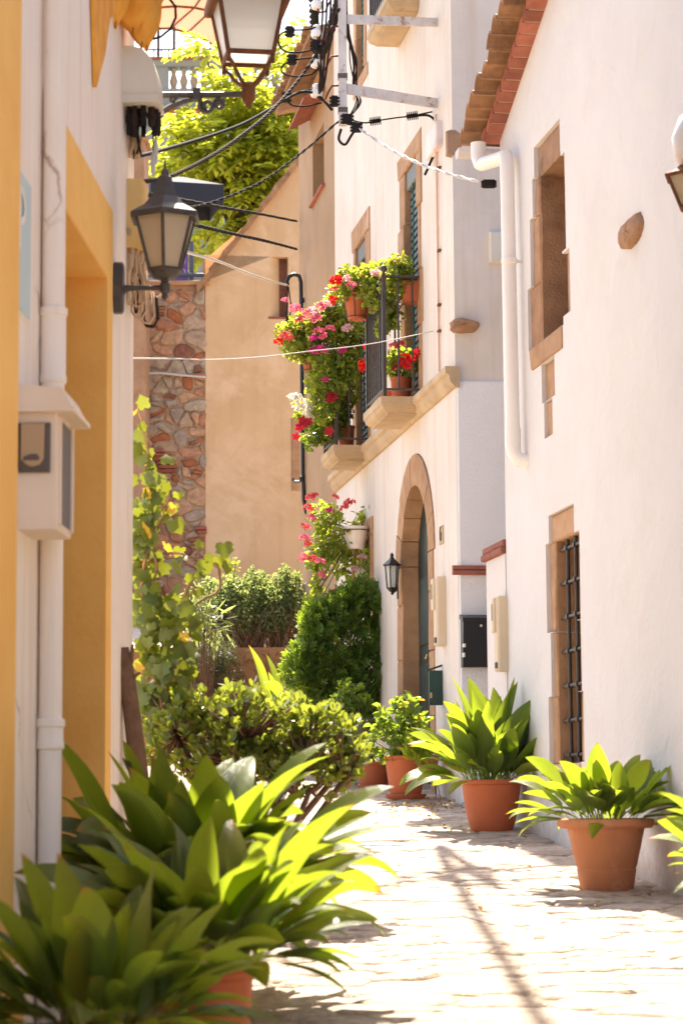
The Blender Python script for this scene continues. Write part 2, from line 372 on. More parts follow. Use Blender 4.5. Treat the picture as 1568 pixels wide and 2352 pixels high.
def glassmat(name, c, rough, alpha):
    m, nt, bs = newmat(name)
    bs.inputs['Base Color'].default_value = c4(c); bs.inputs['Roughness'].default_value = rough
    tr = nd(nt, 'ShaderNodeBsdfTranslucent'); tr.inputs[0].default_value = c4(tuple(min(1, x*1.15) for x in c))
    tp = nd(nt, 'ShaderNodeBsdfTransparent')
    a = nd(nt, 'ShaderNodeMixShader'); a.inputs[0].default_value = 0.5
    nt.links.new(bs.outputs[0], a.inputs[1]); nt.links.new(tr.outputs[0], a.inputs[2])
    b = nd(nt, 'ShaderNodeMixShader'); b.inputs[0].default_value = alpha
    nt.links.new(tp.outputs[0], b.inputs[1]); nt.links.new(a.outputs[0], b.inputs[2])
    nt.links.new(b.outputs[0], nt.nodes['Material Output'].inputs[0]); return m
M['milk'] = glassmat('milky_glass', (0.74,0.66,0.52), 0.5, 0.96)
M['clearish'] = glassmat('hazy_glass', (0.82,0.82,0.79), 0.3, 0.72)
M['canopy'] = glassmat('peach_canvas', (0.50,0.23,0.14), 0.9, 1.0)
M['pane'] = pbr('dark_pane', (0.02,0.022,0.025), rough=0.08, bstr=0.0, spec=0.6)
# stones of the rubble wall: each stone picks its own colour
def stonemat(name, stops, bscale=25, bstr=0.7, rough=0.85):
    m, nt, bs = newmat(name); v = objvec(nt)
    oi = nd(nt, 'ShaderNodeObjectInfo').outputs['Random']
    cc = ramp(nt, oi, stops, 'CONSTANT')
    f = ramp(nt, noise(nt, v, 14, 6, 0.65, 0.5), ((0.3, (0.55,0.5,0.48)), (0.7, (1.15,1.12,1.08))))
    cc = mixc(nt, 1.0, cc, f, 'MULTIPLY')
    nt.links.new(cc, bs.inputs['Base Color']); bs.inputs['Roughness'].default_value = rough
    bump(nt, bs, noise(nt, v, bscale, 6, 0.65), bstr, 0.02); return m
M['rubble'] = stonemat('rubble_stone', ((0,(0.46,0.35,0.25)),(0.14,(0.38,0.32,0.26)),(0.26,(0.52,0.34,0.21)),(0.42,(0.44,0.22,0.13)),(0.52,(0.43,0.36,0.27)),(0.60,(0.50,0.29,0.18)),(0.74,(0.25,0.11,0.075)),(0.82,(0.40,0.34,0.27)),(0.91,(0.38,0.145,0.06))))
M['paver'] = stonemat('paving_stone', ((0,(0.55,0.465,0.38)),(0.2,(0.49,0.40,0.32)),(0.4,(0.59,0.505,0.42)),(0.6,(0.45,0.36,0.28)),(0.8,(0.55,0.455,0.365))), bscale=22, bstr=1.0)
M['street'] = pbr('street_mortar', (0.40,0.31,0.22), (0.30,0.22,0.16), nscale=6, bscale=40, bstr=0.9, bdist=0.02)
M['ground_far'] = pbr('pale_ground', (0.46,0.37,0.27), (0.38,0.30,0.22), nscale=0.6, bscale=10, bstr=0.5)

def voronoi(x0, x1, z0, z1, n, rnd, ax=1.0, relax=2):
    """polygons of a Voronoi split of a rectangle (ax stretches cells along x)"""
    pts = [(rnd.uniform(x0, x1)/ax, rnd.uniform(z0, z1)) for _ in range(n)]
    X0, X1 = x0/ax, x1/ax
    for it in range(relax+1):
        cells = []
        for i, p in enumerate(pts):
            poly = [(X0,z0),(X1,z0),(X1,z1),(X0,z1)]
            near = sorted(range(n), key=lambda j: (pts[j][0]-p[0])**2+(pts[j][1]-p[1])**2)[1:22]
            for j in near:
                q = pts[j]; mx, mz = (p[0]+q[0])/2, (p[1]+q[1])/2; dx, dz = q[0]-p[0], q[1]-p[1]
                out = []
                for k in range(len(poly)):
                    a, b = poly[k], poly[(k+1) % len(poly)]
                    da = (a[0]-mx)*dx+(a[1]-mz)*dz; db = (b[0]-mx)*dx+(b[1]-mz)*dz
                    if da <= 0: out.append(a)
                    if da*db < 0:
                        t = da/(da-db); out.append((a[0]+(b[0]-a[0])*t, a[1]+(b[1]-a[1])*t))
                poly = out
                if len(poly) < 3: break
            cells.append(poly)
        if it < relax:
            pts = [(sum(a for a, _ in c)/len(c), sum(b for _, b in c)/len(c)) if len(c) > 2 else p for c, p in zip(cells, pts)]
    return [[(a*ax, b) for a, b in c] for c in cells if len(c) > 2]
def shrink(poly, g, rnd=None, jit=0.0):
    n = len(poly); cx = sum(p[0] for p in poly)/n; cz = sum(p[1] for p in poly)/n
    out = []
    for i in range(n):
        a, b = poly[i], poly[(i+1) % n]
        if math.hypot(a[0]-b[0], a[1]-b[1]) < 0.025: continue
        for t in (0.22, 0.78):
            x = a[0]+(b[0]-a[0])*t; z = a[1]+(b[1]-a[1])*t
            d = math.hypot(x-cx, z-cz) or 1; q = max(0.3, 1-g/d)
            x = cx+(x-cx)*q; z = cz+(z-cz)*q
            if rnd: x += rnd.uniform(-jit, jit); z += rnd.uniform(-jit, jit)
            out.append((x, z))
    return out
# ------------------------------------------------------------------ ground and street
TER = 3.42                                    # level of the upper terrace
mb = MB()
prof = [(-60, gz(-60)), (0, 0.0), (8, gz(8)), (16, gz(16)), (24.75, gz(24.75)), (24.76, 3.14), (32, 3.16), (60, TER+.6), (500, TER+14)]
xsn = [-260, -40, -6, -2, 0, 2, 6, 40, 260]
mb.add([Vector((x, y, z)) for (y, z) in prof for x in xsn],
       [(i*9+j, i*9+j+1, (i+1)*9+j+1, (i+1)*9+j) for i in range(len(prof)-1) for j in range(8)])
ground = structure(mb, 'ground', M['ground_far'])
# street bed, 6 mm above the ground sheet, with paving stones lying in it
def slope(x, y, h): return Vector((x, y, gz(y) + h))
mb = MB(); SX0, SX1 = -2.2, 2.4
for (ya, yb) in ((3.0, 10.0), (10.0, 17.0), (17.0, 24.6)):
    mb.add([slope(SX0, ya, .006), slope(SX1, ya, .006), slope(SX1, yb, .006), slope(SX0, yb, .006)], [(0,1,2,3)])
street = structure(mb, 'street', M['street'])
rp = random.Random(21)
Ms = wmat(street)
pav = voronoi(-1.15, 1.95, 7.4, 18.6, 470, rp, ax=1.7, relax=1)
def paverpts(mb, poly, h, tx, ty, cx, cy):
    n = len(poly)
    ins = [(cx+(x-cx)*0.86, cy+(y-cy)*0.86) for x, y in poly]
    vs = [slope(x, y, h + (x-cx)*tx + (y-cy)*ty) for x, y in ins] + [slope(x, y, h*0.55) for x, y in poly] + [slope(x, y, 0.0) for x, y in poly]
    fs = [tuple(range(n))]
    for l in (0, 1):
        for i in range(n):
            j = (i+1) % n; fs.append((l*n+i, (l+1)*n+i, (l+1)*n+j, l*n+j))
    mb.add(vs, fs)
def vis(poly):
    cx = sum(p[0] for p in poly)/len(poly); cy = sum(p[1] for p in poly)/len(poly)
    left = -0.55 if cy < 9 else (-0.25 if cy < 13 else -0.2)
    return cx > left and cx < 3.64-0.159*cy+0.15, cy
good = []; rest = []
for p in pav:
    v, cy = vis(p); (good if v else rest).append((cy, p))
good.sort(key=lambda t: t[0]); rest += good[290:]; good = good[:290]
restmb = MB()
for lst, single in ((good, True), (rest, False)):
    for cy, p in lst:
        q = shrink(p, 0.006, rp, 0.008)
        if len(q) < 5: continue
        cx = sum(a for a, _ in q)/len(q); cy = sum(b for _, b in q)/len(q)
        m_ = MB() if single else restmb
        paverpts(m_, q, rp.uniform(0.012, 0.020), rp.uniform(-.02, .02), rp.uniform(-.02, .02), cx, cy)
        if single: m_.build('paving_stone', M['paver'], street)
o = restmb.build('paving_stone', M['paver'], street); o['kind'] = 'stuff'

# ------------------------------------------------------------------ stones around openings
def chip(mb, a=.006):
    for k in range(8):
        mb.v[k] = mb.v[k] + Vector((R_.uniform(-a, a), R_.uniform(-a, a), R_.uniform(-a, a)))*(1.0 if k < 4 else .5)
def stone_set(F, rects, parent, mat, y0, y1, hang=0.0):
    for (x0, x1, z0, z1) in rects:
        mb = MB(); mb.bbox(F, x0+.002, x1-.002, y0+R_.uniform(-.003,.003), y1, z0+.002, z1-.002, 0.010); chip(mb); mb.build('stone', mat, parent)

# ------------------------------------------------------------------ the white gable house on the right
zc = -0.3
xr0 = FR.uv(1156, 900)[0]
a0 = FR.uv(1140, 347); a1 = FR.uv(1258, 0)
RSL = (a1[1]-a0[1])/(a1[0]-a0[0])
XRIDGE = xr0 + 5.0
def rake(x): 
    z = a0[1] + (x-a0[0])*RSL; zr = a0[1] + (XRIDGE-a0[0])*RSL
    return z if x <= XRIDGE else max(zr - (x-XRIDGE)*RSL, 5.2)
house = thing('white_house', 'white plastered gable house with terracotta verge tiles beside the downpipe', 'house', FR.W(xr0+4, 0.2, gz(12)), FR.rz)
U_open = FR.rect(1234, 1290, 372, 770)
U_st = [FR.rect(1225, 1285, 305, 372), FR.rect(1222, 1234, 405, 495), FR.rect(1217, 1234, 495, 655), FR.rect(1212, 1234, 655, 800),
        FR.rect(1290, 1297, 350, 575), FR.rect(1290, 1308, 575, 722), FR.rect(1221, 1292, 772, 826), FR.rect(1243, 1273, 826, 918), FR.rect(1249, 1268, 918, 1003)]
D_open = FR.rect(1270, 1325, 1232, 1753)
D_st = [FR.rect(1259, 1317, 1170, 1232), FR.rect(1254, 1270, 1246, 1453), FR.rect(1265, 1270, 1453, 1600), FR.rect(1260, 1270, 1600, 1758),
        FR.rect(1325, 1331, 1218, 1423), FR.rect(1325, 1334, 1423, 1588), FR.rect(1325, 1340, 1588, 1750)]
def snap(rs, op):
    """make stones meet the opening and each other exactly"""
    out = []
    for (x0, x1, z0, z1) in rs:
        if abs(x1-op[0]) < .12 and x0 < op[0]: x1 = op[0]
        if abs(x0-op[1]) < .12 and x1 > op[1]: x0 = op[1]
        if abs(z0-op[3]) < .12 and z1 > op[3] and x0 < op[1] and x1 > op[0]: z0 = op[3]
        if abs(z1-op[2]) < .12 and z0 < op[2] and x0 < op[1] and x1 > op[0] : z1 = op[2]
        out.append((x0, x1, z0, z1))
    return out
U_st = snap(U_st, U_open); D_st = snap(D_st, D_open)
sl = FR.rect(1262, 1334, 1753, 1777); D_sill = (sl[0], sl[1], sl[2], D_open[2])
mb = MB()
wall_cells(mb, FR, xr0, xr0+13.5, zc, rake, U_st+[U_open]+D_st+[D_open, D_sill], 0.0, 0.40)
Yo_ = FR.W(xr0+4, .2, 0).y
M['gable_plaster'] = pbr('gable_plaster', (0.67,0.645,0.625), (0.635,0.605,0.58), nscale=1.3, bscale=38, bstr=0.28, stain=(0.59,0.52,0.46), sscale=0.9, slo=0.55, shi=0.9, trowel=7.0, dirt=(0.09*FR.x.y, 0.09*Yo_-gz(12), (0.42,0.34,0.27)))
mb.build('wall', M['gable_plaster'], house)
stone_set(FR, U_st[:6], house, M['dark_sandstone'], 0.022, 0.38)
stone_set(FR, U_st[6:7], house, M['sandstone'], -0.015, 0.38)
stone_set(FR, U_st[7:], house, M['sandstone'], 0.022, 0.38)
stone_set(FR, D_st, house, M['sandstone'], 0.022, 0.38)
stone_set(FR, [D_sill], house, M['balcony_stone'], -0.012, 0.38)
def fill_window(F, op, depth, parent, frame_mat):
    x0, x1, z0, z1 = op; w = MB(); w.box(F, x0, x1, depth+.03, depth+.05, z0, z1); win = w.build('window', M['dark'], parent)
    t = 0.05; f = MB()
    f.box(F, x0+.002, x0+t, depth-.02, depth+.025, z0, z1); f.box(F, x1-t, x1-.002, depth-.02, depth+.025, z0, z1)
    f.box(F, x0+t, x1-t, depth-.02, depth+.025, z1-t, z1-.002); f.box(F, x0+t, x1-t, depth-.02, depth+.025, z0+.002, z0+t)
    xm = (x0+x1)/2; f.box(F, xm-.025, xm+.025, depth-.016, depth+.022, z0+t, z1-t); f.build('frame', frame_mat, win)
    for (a, b) in ((x0+t, xm-.025), (xm+.025, x1-t)):
        p = MB(); p.box(F, a, b, depth, depth+.01, z0+t, z1-t); p.build('pane', M['pane'], win)
    return win
fill_window(FR, U_open, 0.30, house, M['wood'])
fill_window(FR, D_open, 0.33, house, M['wood'])
# grille of the lower window
g = MB(); x0, x1, z0, z1 = D_open; gy = 0.06
gr = MB()
for fx in (0.28, 0.62): 
    xx = x0 + (x1-x0)*fx; gr.tube([FR.W(xx, gy, z0-.01), FR.W(xx, gy, z1+.01)], 0.0125, 8)
grille = gr.build('grille', M['iron'], house, smooth='auto')
nb = 7
for k in range(nb):
    zz = z1 - .05 - (z1-z0-.1)*k/(nb-1)
    b = MB(); b.tube([FR.W(x0-.01, gy, zz), FR.W(x1+.01, gy, zz)], 0.011, 8)
    for fx in (0.28, 0.62):
        xx = x0+(x1-x0)*fx; b.box(FR, xx-.018, xx+.018, gy-.019, gy+.019, zz-.014, zz+.014)
    b.build('bar', M['iron'], grille)
# bricks and tiles of the verge
bw = 0.112; n_b = 40
for i in range(n_b):
    xa = xr0 - .03 + i*bw; xb = xa + bw - .016
    if xb > XRIDGE: break
    e = R_.uniform(-.008, .006)
    za, zb = rake(xa), rake(xb)
    mb = MB(); W = FR.W; y0, y1 = -.115+e, 0.05; h = .052
    mb.hexa([W(xa,y0,za),W(xb,y0,zb),W(xb,y0,zb+h),W(xa,y0,za+h),W(xa,y1,za),W(xb,y1,zb),W(xb,y1,zb+h),W(xa,y1,za+h)])
    mb.build('brick', M['brick'], house)
mb = MB()
mb.hexa([FR.W(xr0-.03,-.10,rake(xr0-.03)+.004),FR.W(XRIDGE,-.10,rake(XRIDGE)+.004),FR.W(XRIDGE,-.10,rake(XRIDGE)+.058),FR.W(xr0-.03,-.10,rake(xr0-.03)+.058),
         FR.W(xr0-.03,.3,rake(xr0-.03)+.004),FR.W(XRIDGE,.3,rake(XRIDGE)+.004),FR.W(XRIDGE,.3,rake(XRIDGE)+.058),FR.W(xr0-.03,.3,rake(xr0-.03)+.058)])
mb.build('mortar_bed', M['mortar'], house)
def barrel(mb, F, xa, xb, zf, y0, y1, rise=.065, th=.016):
    pts = []; n = 7; xm = (xa+xb)/2; r = (xb-xa)/2
    for k in range(n+1):
        t = math.pi*k/n; x = xm - r*math.cos(t); pts.append((x, zf(x) + rise*math.sin(t)))
    for k in range(n, -1, -1):
        t = math.pi*k/n; x = xm - (r-th)*math.cos(t); pts.append((x, zf(x) + (rise-th)*math.sin(t) ))
    N = len(pts); h = n+1
    vs = [F.W(x, y0, z) for x, z in pts] + [F.W(x, y1, z) for x, z in pts]
    fs = []
    for i in range(N):
        j = (i+1) % N; fs.append((i, N+i, N+j, j))
    for i in range(n):
        a, b, c, d = i, i+1, N-2-i, N-1-i; fs += [(a, b, c, d), (N+d, N+c, N+b, N+a)]
    mb.add(vs, fs)
tw = 0.142; i = 0
while True:
    xa = xr0 - .16 + i*tw
    if xa > XRIDGE: break
    dz = R_.uniform(-.012, .012); dx = R_.uniform(-.008, .008); ty = R_.uniform(-.02, .02); r1 = R_.uniform(.058, .075)
    # channel tile stub laid across, seen from below, and a cover tile stepped on top of it
    mb = MB(); barrel(mb, FR, xa+dx, xa+tw+.01+dx, lambda x: rake(x)+.056+dz, -.255+ty, .25, r1)
    mb.build('roof_tile', M['roof_tile'], house); i += 1
mb = MB(); W = FR.W
def rp4(xa, xb, ya, yb, d0, d1):
    mb.hexa([W(xa,ya,rake(xa)+d0),W(xb,ya,rake(xb)+d0),W(xb,ya,rake(xb)+d1),W(xa,ya,rake(xa)+d1),W(xa,yb,rake(xa)+d0),W(xb,yb,rake(xb)+d0),W(xb,yb,rake(xb)+d1),W(xa,yb,rake(xa)+d1)])
rp4(xr0-.18, XRIDGE, -.19, 6.0, .118, .16); rp4(XRIDGE, xr0+9.9, -.19, 6.0, .118, .16)
mb.build('roof', M['roof_tile'], house)
mb = MB(); wall_cells(mb, FR, xr0+.0, xr0+.35, zc, rake(xr0)-.02, [], 0.41, 5.6); mb.build('side_wall', M['white_plaster'], house)
# gutter along the far eave and the downpipe on the gable
gt = MB(); zg = rake(xr0)-.03
pts = [(xr0-.20+.065-.065*math.cos(math.pi*k/8), zg-.065*math.sin(math.pi*k/8)) for k in range(9)] + [(xr0-.20+.065+.060*math.cos(math.pi*k/8), zg-.060*math.sin(math.pi*k/8)) for k in range(9)]
N = len(pts); vs = [FR.W(x,-.27,z) for x,z in pts]+[FR.W(x,5.6,z) for x,z in pts]
fs = [(i, N+i, N+(i+1)%N, (i+1)%N) for i in range(N)] + [tuple(range(9)), tuple(range(N, N+9))[::-1]]
gt.add(vs, fs); gt.build('gutter', M['galv'], house)
pipe = thing('downpipe', 'white round downpipe with swan neck on the gable house corner', 'downpipe', FR.W(xr0+.12, -.08, gz(16)), FR.rz)
xp, zt = FR.uv(1163, 352, -.08); xq, zb = FR.uv(1177, 1000, -.08)
pr = .046; pm = MB()
xg, zg2 = FR.uv(1108, 362, -.13)
pm.tube([FR.W(xg, -.16, zg2+.10), FR.W(xg, -.16, zg2), FR.W(xg+.03, -.155, zg2-.05), FR.W(xg+.08, -.15, zg2-.055)], [.052,.05,.048,.047], 14)
pm.tube([FR.W(xg+.05, -.15, zg2-.06), FR.W(xp-.07, -.10, zt-.015), FR.W(xp-.02, -.085, zt-.012), FR.W(xp, -.08, zt-.06), FR.W(xp, -.08, zt-.2)], .048, 14)
pm.build('swan_neck', M['pvc'], pipe, smooth='auto')
pm = MB(); pm.tube([FR.W(xp, -.08, zt-.12), FR.W(xq, -.08, zb)], pr, 16); pm.build('pipe', M['pvc'], pipe, smooth='auto')
pm = MB()
_, z1p = FR.uv(1177, 1062, -.08)
pm.tube([FR.W(xq, -.08, zb+.05), FR.W(xq, -.08, zb-.08)], .052, 16)
pm.tube([FR.W(xq, -.08, zb-.06), FR.W(xq+.005, -.075, z1p+.06), FR.W(xq+.02, -.05, z1p+.015), FR.W(xq+.04, .03, z1p)], .048, 14)
pm.build('shoe', M['pvc'], pipe, smooth='auto')
for py in (600, ):
    xx, zz = FR.uv(1169, py, -.08); c = MB(); c.lathe(FR.W(xx, -.08, zz), [(.047,-.02),(.053,-.015),(.053,.015),(.047,.02)], 16); c.tube([FR.W(xx,-.03,zz), FR.W(xx,.01,zz)], .01, 6); c.build('collar', M['pvc'], pipe, smooth='auto')
def rock(mb, F, x0, x1, z0, z1, proj, rnd, sq=.75):
    cx, cz = (x0+x1)/2, (z0+z1)/2; n, m = 14, 6
    amp = [rnd.uniform(.85, 1.12) for _ in range(n)]; b = len(mb.v)
    for i in range(m+1):
        t = i/m*math.pi/2
        for k in range(n):
            a = 2*math.pi*k/n; ca, sa = math.cos(a), math.sin(a); q = (abs(ca)**2.6+abs(sa)**2.6)**(-1/2.6)
            r = amp[k]*q*(math.cos(t)**.6 if i < m else 0)*rnd.uniform(.96, 1.04)
            mb.v.append(F.W(cx+ca*r*(x1-x0)/2*.95, .03-(proj+.03)*math.sin(t)*rnd.uniform(.9, 1.06), cz+sa*r*(z1-z0)/2*.95))
    for i in range(m):
        for k in range(n):
            j = (k+1) % n; mb.f.append((b+i*n+k, b+i*n+j, b+(i+1)*n+j, b+(i+1)*n+k))
# weathered stone sticking out of the gable
st = MB(); rs = random.Random(4)
x0, x1, z0, z1 = FR.rect(1424, 1485, 488, 573)
rock(st, FR, x0, x1, z0, z1, .05, rs); tag(st.build('projecting_stone', M['dark_sandstone']), 'rough brown stone block sticking out of the white gable wall', 'stone')

# ------------------------------------------------------------------ low pier with brick coping beside the gable house
x1p = xr0 - .012; x0p = FR.uv(1120, 1500)[0]; zt = FR.uv(1145, 1278)[1]
pier = thing('garden_wall', 'short white garden wall with red brick coping next to the downpipe house', 'wall', FR.W((x0p+x1p)/2, .1, gz(16.4)), FR.rz)
mb = MB(); wall_cells(mb, FR, x0p, x1p, 1.0, zt, [], -.004, .32); mb.build('wall', M['white_plaster'], pier)
for r in range(2):
    n = 2; 
    for i in range(n):
        w = (x1p - x0p + .04)/n; xa = x0p-.04 + i*w
        mb = MB(); mb.bbox(FR, xa+.002, xa+w-.003, -.035+.012*r, .33, zt+r*.048+.001, zt+r*.048+.046, .008); mb.build('brick', M['brick'], pier)

# ------------------------------------------------------------------ house six
xc6 = (c6-FH.o).dot(FH.x); xl6 = FH.uv(770, 700)[0]
six = thing('white_house', 'tall white house numbered six with flowered balconies and arched stone doorway', 'house', FH.W((xc6+xl6)/2, .2, gz(19)), FH.rz)
FLOOR = 4.75
def R4(xl, xr, yt, yb, z0=None):
    q = list(FH.rect(xl, xr, yt, yb)); 
    if z0 is not None: q[2] = z0
    return tuple(q)
W1 = R4(931, 960, 372, 880, FLOOR); W2 = R4(819, 843, 552, 1000, FLOOR)
w3 = FH.rect(820, 837, 100, 172); W3 = (w3[0], w3[1], w3[2], w3[2]+1.7)
w4 = FH.rect(811, 853, 1243, 1420); W4 = w4
l1 = FH.rect(914, 968, 331, 372); l2 = FH.rect(809, 850, 502, 552)
def jambs(op, wl, wr, zs):
    out = []; zz = [op[2]] + zs + [op[3]]
    for i in range(len(zz)-1):
        k = 1.0 if i % 2 == 0 else 0.72
        out.append((op[0]-wl*k, op[0], zz[i], zz[i+1])); out.append((op[1], op[1]+wr*(1.72-k), zz[i], zz[i+1]))
    return out
sets = []
for op, lt in ((W1, l1), (W2, l2)):
    wl, wr = op[0]-lt[0], max(.16, lt[1]-op[1]); h = op[3]-op[2]
    s = jambs(op, wl, wr, [op[2]+h*.3, op[2]+h*.52, op[2]+h*.78]); s.append((op[0]-wl, op[1]+wr, op[3], lt[3])); sets.append(s)
s3 = jambs(W3, .2, .17, [W3[2]+.4, W3[2]+.9]); s3.append((W3[0]-.22, W3[1]+.2, W3[2]-.12, W3[2])); sets.append(s3)
s4 = jambs(W4, .06, .13, [W4[2]+.3]); s4.append((W4[0]-.06, W4[1]+.13, W4[3], W4[3]+.16)); sets.append(s4)
# arched door
dl = FH.uv(926, 1500)[0]; dr = FH.uv(988, 1500)[0]; dz = FH.uv(955, 1113)[1]; rr = (dr-dl)/2; dc = (dl+dr)/2; spring = dz - rr
ro = rr + .25; d0 = 1.3
door_holes = [(dl-.22, dr+.19, d0, spring), (dc-ro-.001, dc+ro+.001, spring, dz+.25)]
holes = [h for s in sets for h in s] + [W1, W2, W3, W4] + door_holes
mb = MB(); wall_cells(mb, FH, xl6, xc6, .8, 11.5, holes, 0.0, 0.42)
NA = 14
for sgn in (-1, 1):                      # spandrels beside the arch
    for k in range(NA):
        t0, t1 = math.pi/2*k/NA, math.pi/2*(k+1)/NA
        xa, xb = dc+sgn*ro*math.cos(t0), dc+sgn*ro*math.cos(t1); za, zb = spring+ro*math.sin(t0), spring+ro*math.sin(t1)
        zt_ = dz+.25
        p = [(xa,za),(xb,zb),(xb,zt_),(xa,zt_)]
        mb.hexa([FH.W(x,0.0,z) for x,z in p]+[FH.W(x,.42,z) for x,z in p])
mb.build('wall', M['six_plaster'], six)
for s in sets[:3]: stone_set(FH, s, six, M['sandstone'], -.010, .40)
stone_set(FH, sets[3], six, M['sandstone'], -.012, .40)
# door surround: jamb stones and voussoirs
dzs = [d0, 2.25, 2.75, 3.2, spring]
for i in range(len(dzs)-1):
    za, zb = dzs[i], dzs[i+1]
    if zb <= za: continue
    stone_set(FH, [(dl-.22, dl, za, zb), (dr, dr+.19, za, zb)], six, M['sandstone'], -.012, .40)
NV = 9
for k in range(NV):
    ta, tb = math.pi*k/NV+.006, math.pi*(k+1)/NV-.006
    o_ = ro - .004 + (0.0 if k != 4 else 0.0)
    pts = []
    for t in (ta, (ta+tb)/2, tb): pts.append((dc+rr*math.cos(t), spring+rr*math.sin(t)))
    for t in (tb, (ta+tb)/2, ta): pts.append((dc+o_*math.cos(t), spring+o_*math.sin(t)))
    mb = MB(); y0, y1 = -.012+R_.uniform(-.003,.003), .40
    vs = [FH.W(x, y0, z) for x, z in pts] + [FH.W(x, y1, z) for x, z in pts]
    fs = [(0,1,4,5),(1,2,3,4),(11,10,7,6),(10,9,8,7)] + [(i, 6+i, 6+(i+1)%6, (i+1)%6) for i in range(6)]
    mb.add(vs, fs); mb.build('stone', M['sandstone'], six)
mb = MB(); mb.box(FH, dl-.02, dr+.02, .13, .19, d0, dz+.05); door = mb.build('door', M['door'], six)
for (a, b, c, d) in ((dl+.08, dc-.05, 1.95, 2.7), (dc+.05, dr-.08, 1.95, 2.7), (dl+.08, dc-.05, 2.85, 3.4), (dc+.05, dr-.08, 2.85, 3.4)):
    mb = MB(); mb.bbox(FH, a, b, .115, .135, c, d, .012); mb.build('panel', M['door'], door)
mb = MB(); mb.tube([FH.W(dc+.03,.13,2.75),FH.W(dc+.03,.08,2.75),FH.W(dc+.03,.07,2.72)], .012, 8); mb.build('handle', M['brass'], door)
# shutters
def shutter(op, depth, head=.16):
    x0, x1, z0, z1 = op
    mb = MB(); mb.box(FH, x0, x1, depth+.05, depth+.07, z0, z1); sh = mb.build('shutter', M['dark'], six)
    mb = MB(); mb.bbox(FH, x0+.003, x1-.003, depth-.035, depth+.04, z1-head, z1-.003, .01); mb.build('shutter_head', M['shutter_box'], sh)
    n = int((z1-head-z0)/.058); me = None
    for k in range(n):
        zz = z0 + .01 + k*.058
        if me is None:
            s_ = MB(); W = FH.W
            s_.hexa([W(x0+.01,depth-.012,zz),W(x1-.01,depth-.012,zz),W(x1-.01,depth-.004,zz+.044),W(x0+.01,depth-.004,zz+.044),
                     W(x0+.01,depth+.006,zz),W(x1-.01,depth+.006,zz),W(x1-.01,depth+.012,zz+.044),W(x0+.01,depth+.012,zz+.044)])
            first = s_.build('slat', M['shutter'], sh); me = first.data; zf = zz
        else: link('slat', me, sh, Matrix.Translation((0, 0, zz-zf)))
    cd = MB(); xm = x0+(x1-x0)*.45; cd.tube([FH.W(xm+.02*math.sin(i*1.1), depth-.03, z1-.1-(z1-z0-.3)*i/8) for i in range(9)], .006, 5); cd.build('cord', M['greencord'], sh)
shutter(W1, .05); shutter(W2, .05); shutter(W3, .05)
fill_window(FH, W4, .22, six, M['wood'])
gr = MB()
for k in range(4):
    xx = W4[0]+(W4[1]-W4[0])*(k+.5)/4; gr.tube([FH.W(xx, .06, W4[2]), FH.W(xx, .06, W4[3])], .009, 6)
for fz in (.3, .7): gr.tube([FH.W(W4[0], .06, W4[2]+(W4[3]-W4[2])*fz), FH.W(W4[1], .06, W4[2]+(W4[3]-W4[2])*fz)], .009, 6)
gr.build('grille', M['iron'], six)
# side wall facing down the street
mb = MB(); wall_cells(mb, FS, .425, 4.5, .8, 11.5, [], .03, .35); 
zj = FS.uv(1095, 875)[1]
mb.build('side_wall', M['rough_plaster'], six)
mb = MB(); mb.box(FS, .002, .424, .03, .05, .8, 11.5); mb.build('side_wall', M['rough_plaster'], six)
zc1 = FS.uv(1075, 1322)[1]
mb = MB(); mb.bbox(FS, .004, 4.4, -.022, .026, .8, zj, .012); mb.build('lower_render', M['side_plaster'], six)
for i in range(3):
    for r in range(2):
        xa = -.05 + i*.36; mb = MB(); mb.bbox(FS, xa+.003, xa+.357, -.06+.012*r, -.023, zc1+r*.036+.001, zc1+r*.036+.034, .008); mb.build('brick', M['brick'], six)
# roof slab
mb = MB(); mb.box(FH, xl6-.2, xc6+.1, -.12, 6.5, 11.5, 11.75); mb.build('roof', M['roof_tile'], six)
# string course linking the balconies
def profile_run(F, x0, x1, prof, mat, parent, name):
    mb = MB(); n = len(prof)
    vs = [F.W(x0, y, z) for y, z in prof] + [F.W(x1, y, z) for y, z in prof]
    fs = [(i, n+i, n+(i+1)%n, (i+1)%n) for i in range(n)] + [tuple(range(n))[::-1], tuple(range(n, 2*n))]
    mb.add(vs, fs); return mb.build(name, mat, parent)
zb = FLOOR
profile_run(FH, xl6-.02, xc6+.06, [(.02,zb-.002),(-.085,zb-.002),(-.085,zb-.05),(-.06,zb-.065),(-.05,zb-.11),(-.02,zb-.15),(.02,zb-.155)], M['balcony_stone'], six, 'string_course')
# stone corbel and brick scar on the side wall
mb = MB(); x0, x1, z0, z1 = FS.rect(1034, 1102, 727, 765, -.05)
rock(mb, FS, x0, x1, z0, z1, .10, random.Random(2))
mb.build('corbel', M['dark_sandstone'], six)
mb = MB(); x0, x1, z0, z1 = FS.rect(1024, 1066, 297, 362, .02)
mb.prism(FS, [(x0,z0+.01),(x0,z1-.02),(x0+.06,z1),(x1-.03,z1-.03),(x1,z0+.10),(x1-.05,z0+.04),(x0+.05,z0)], -.005, .04, .015); mb.build('brick_scar', M['brownrough'], six)

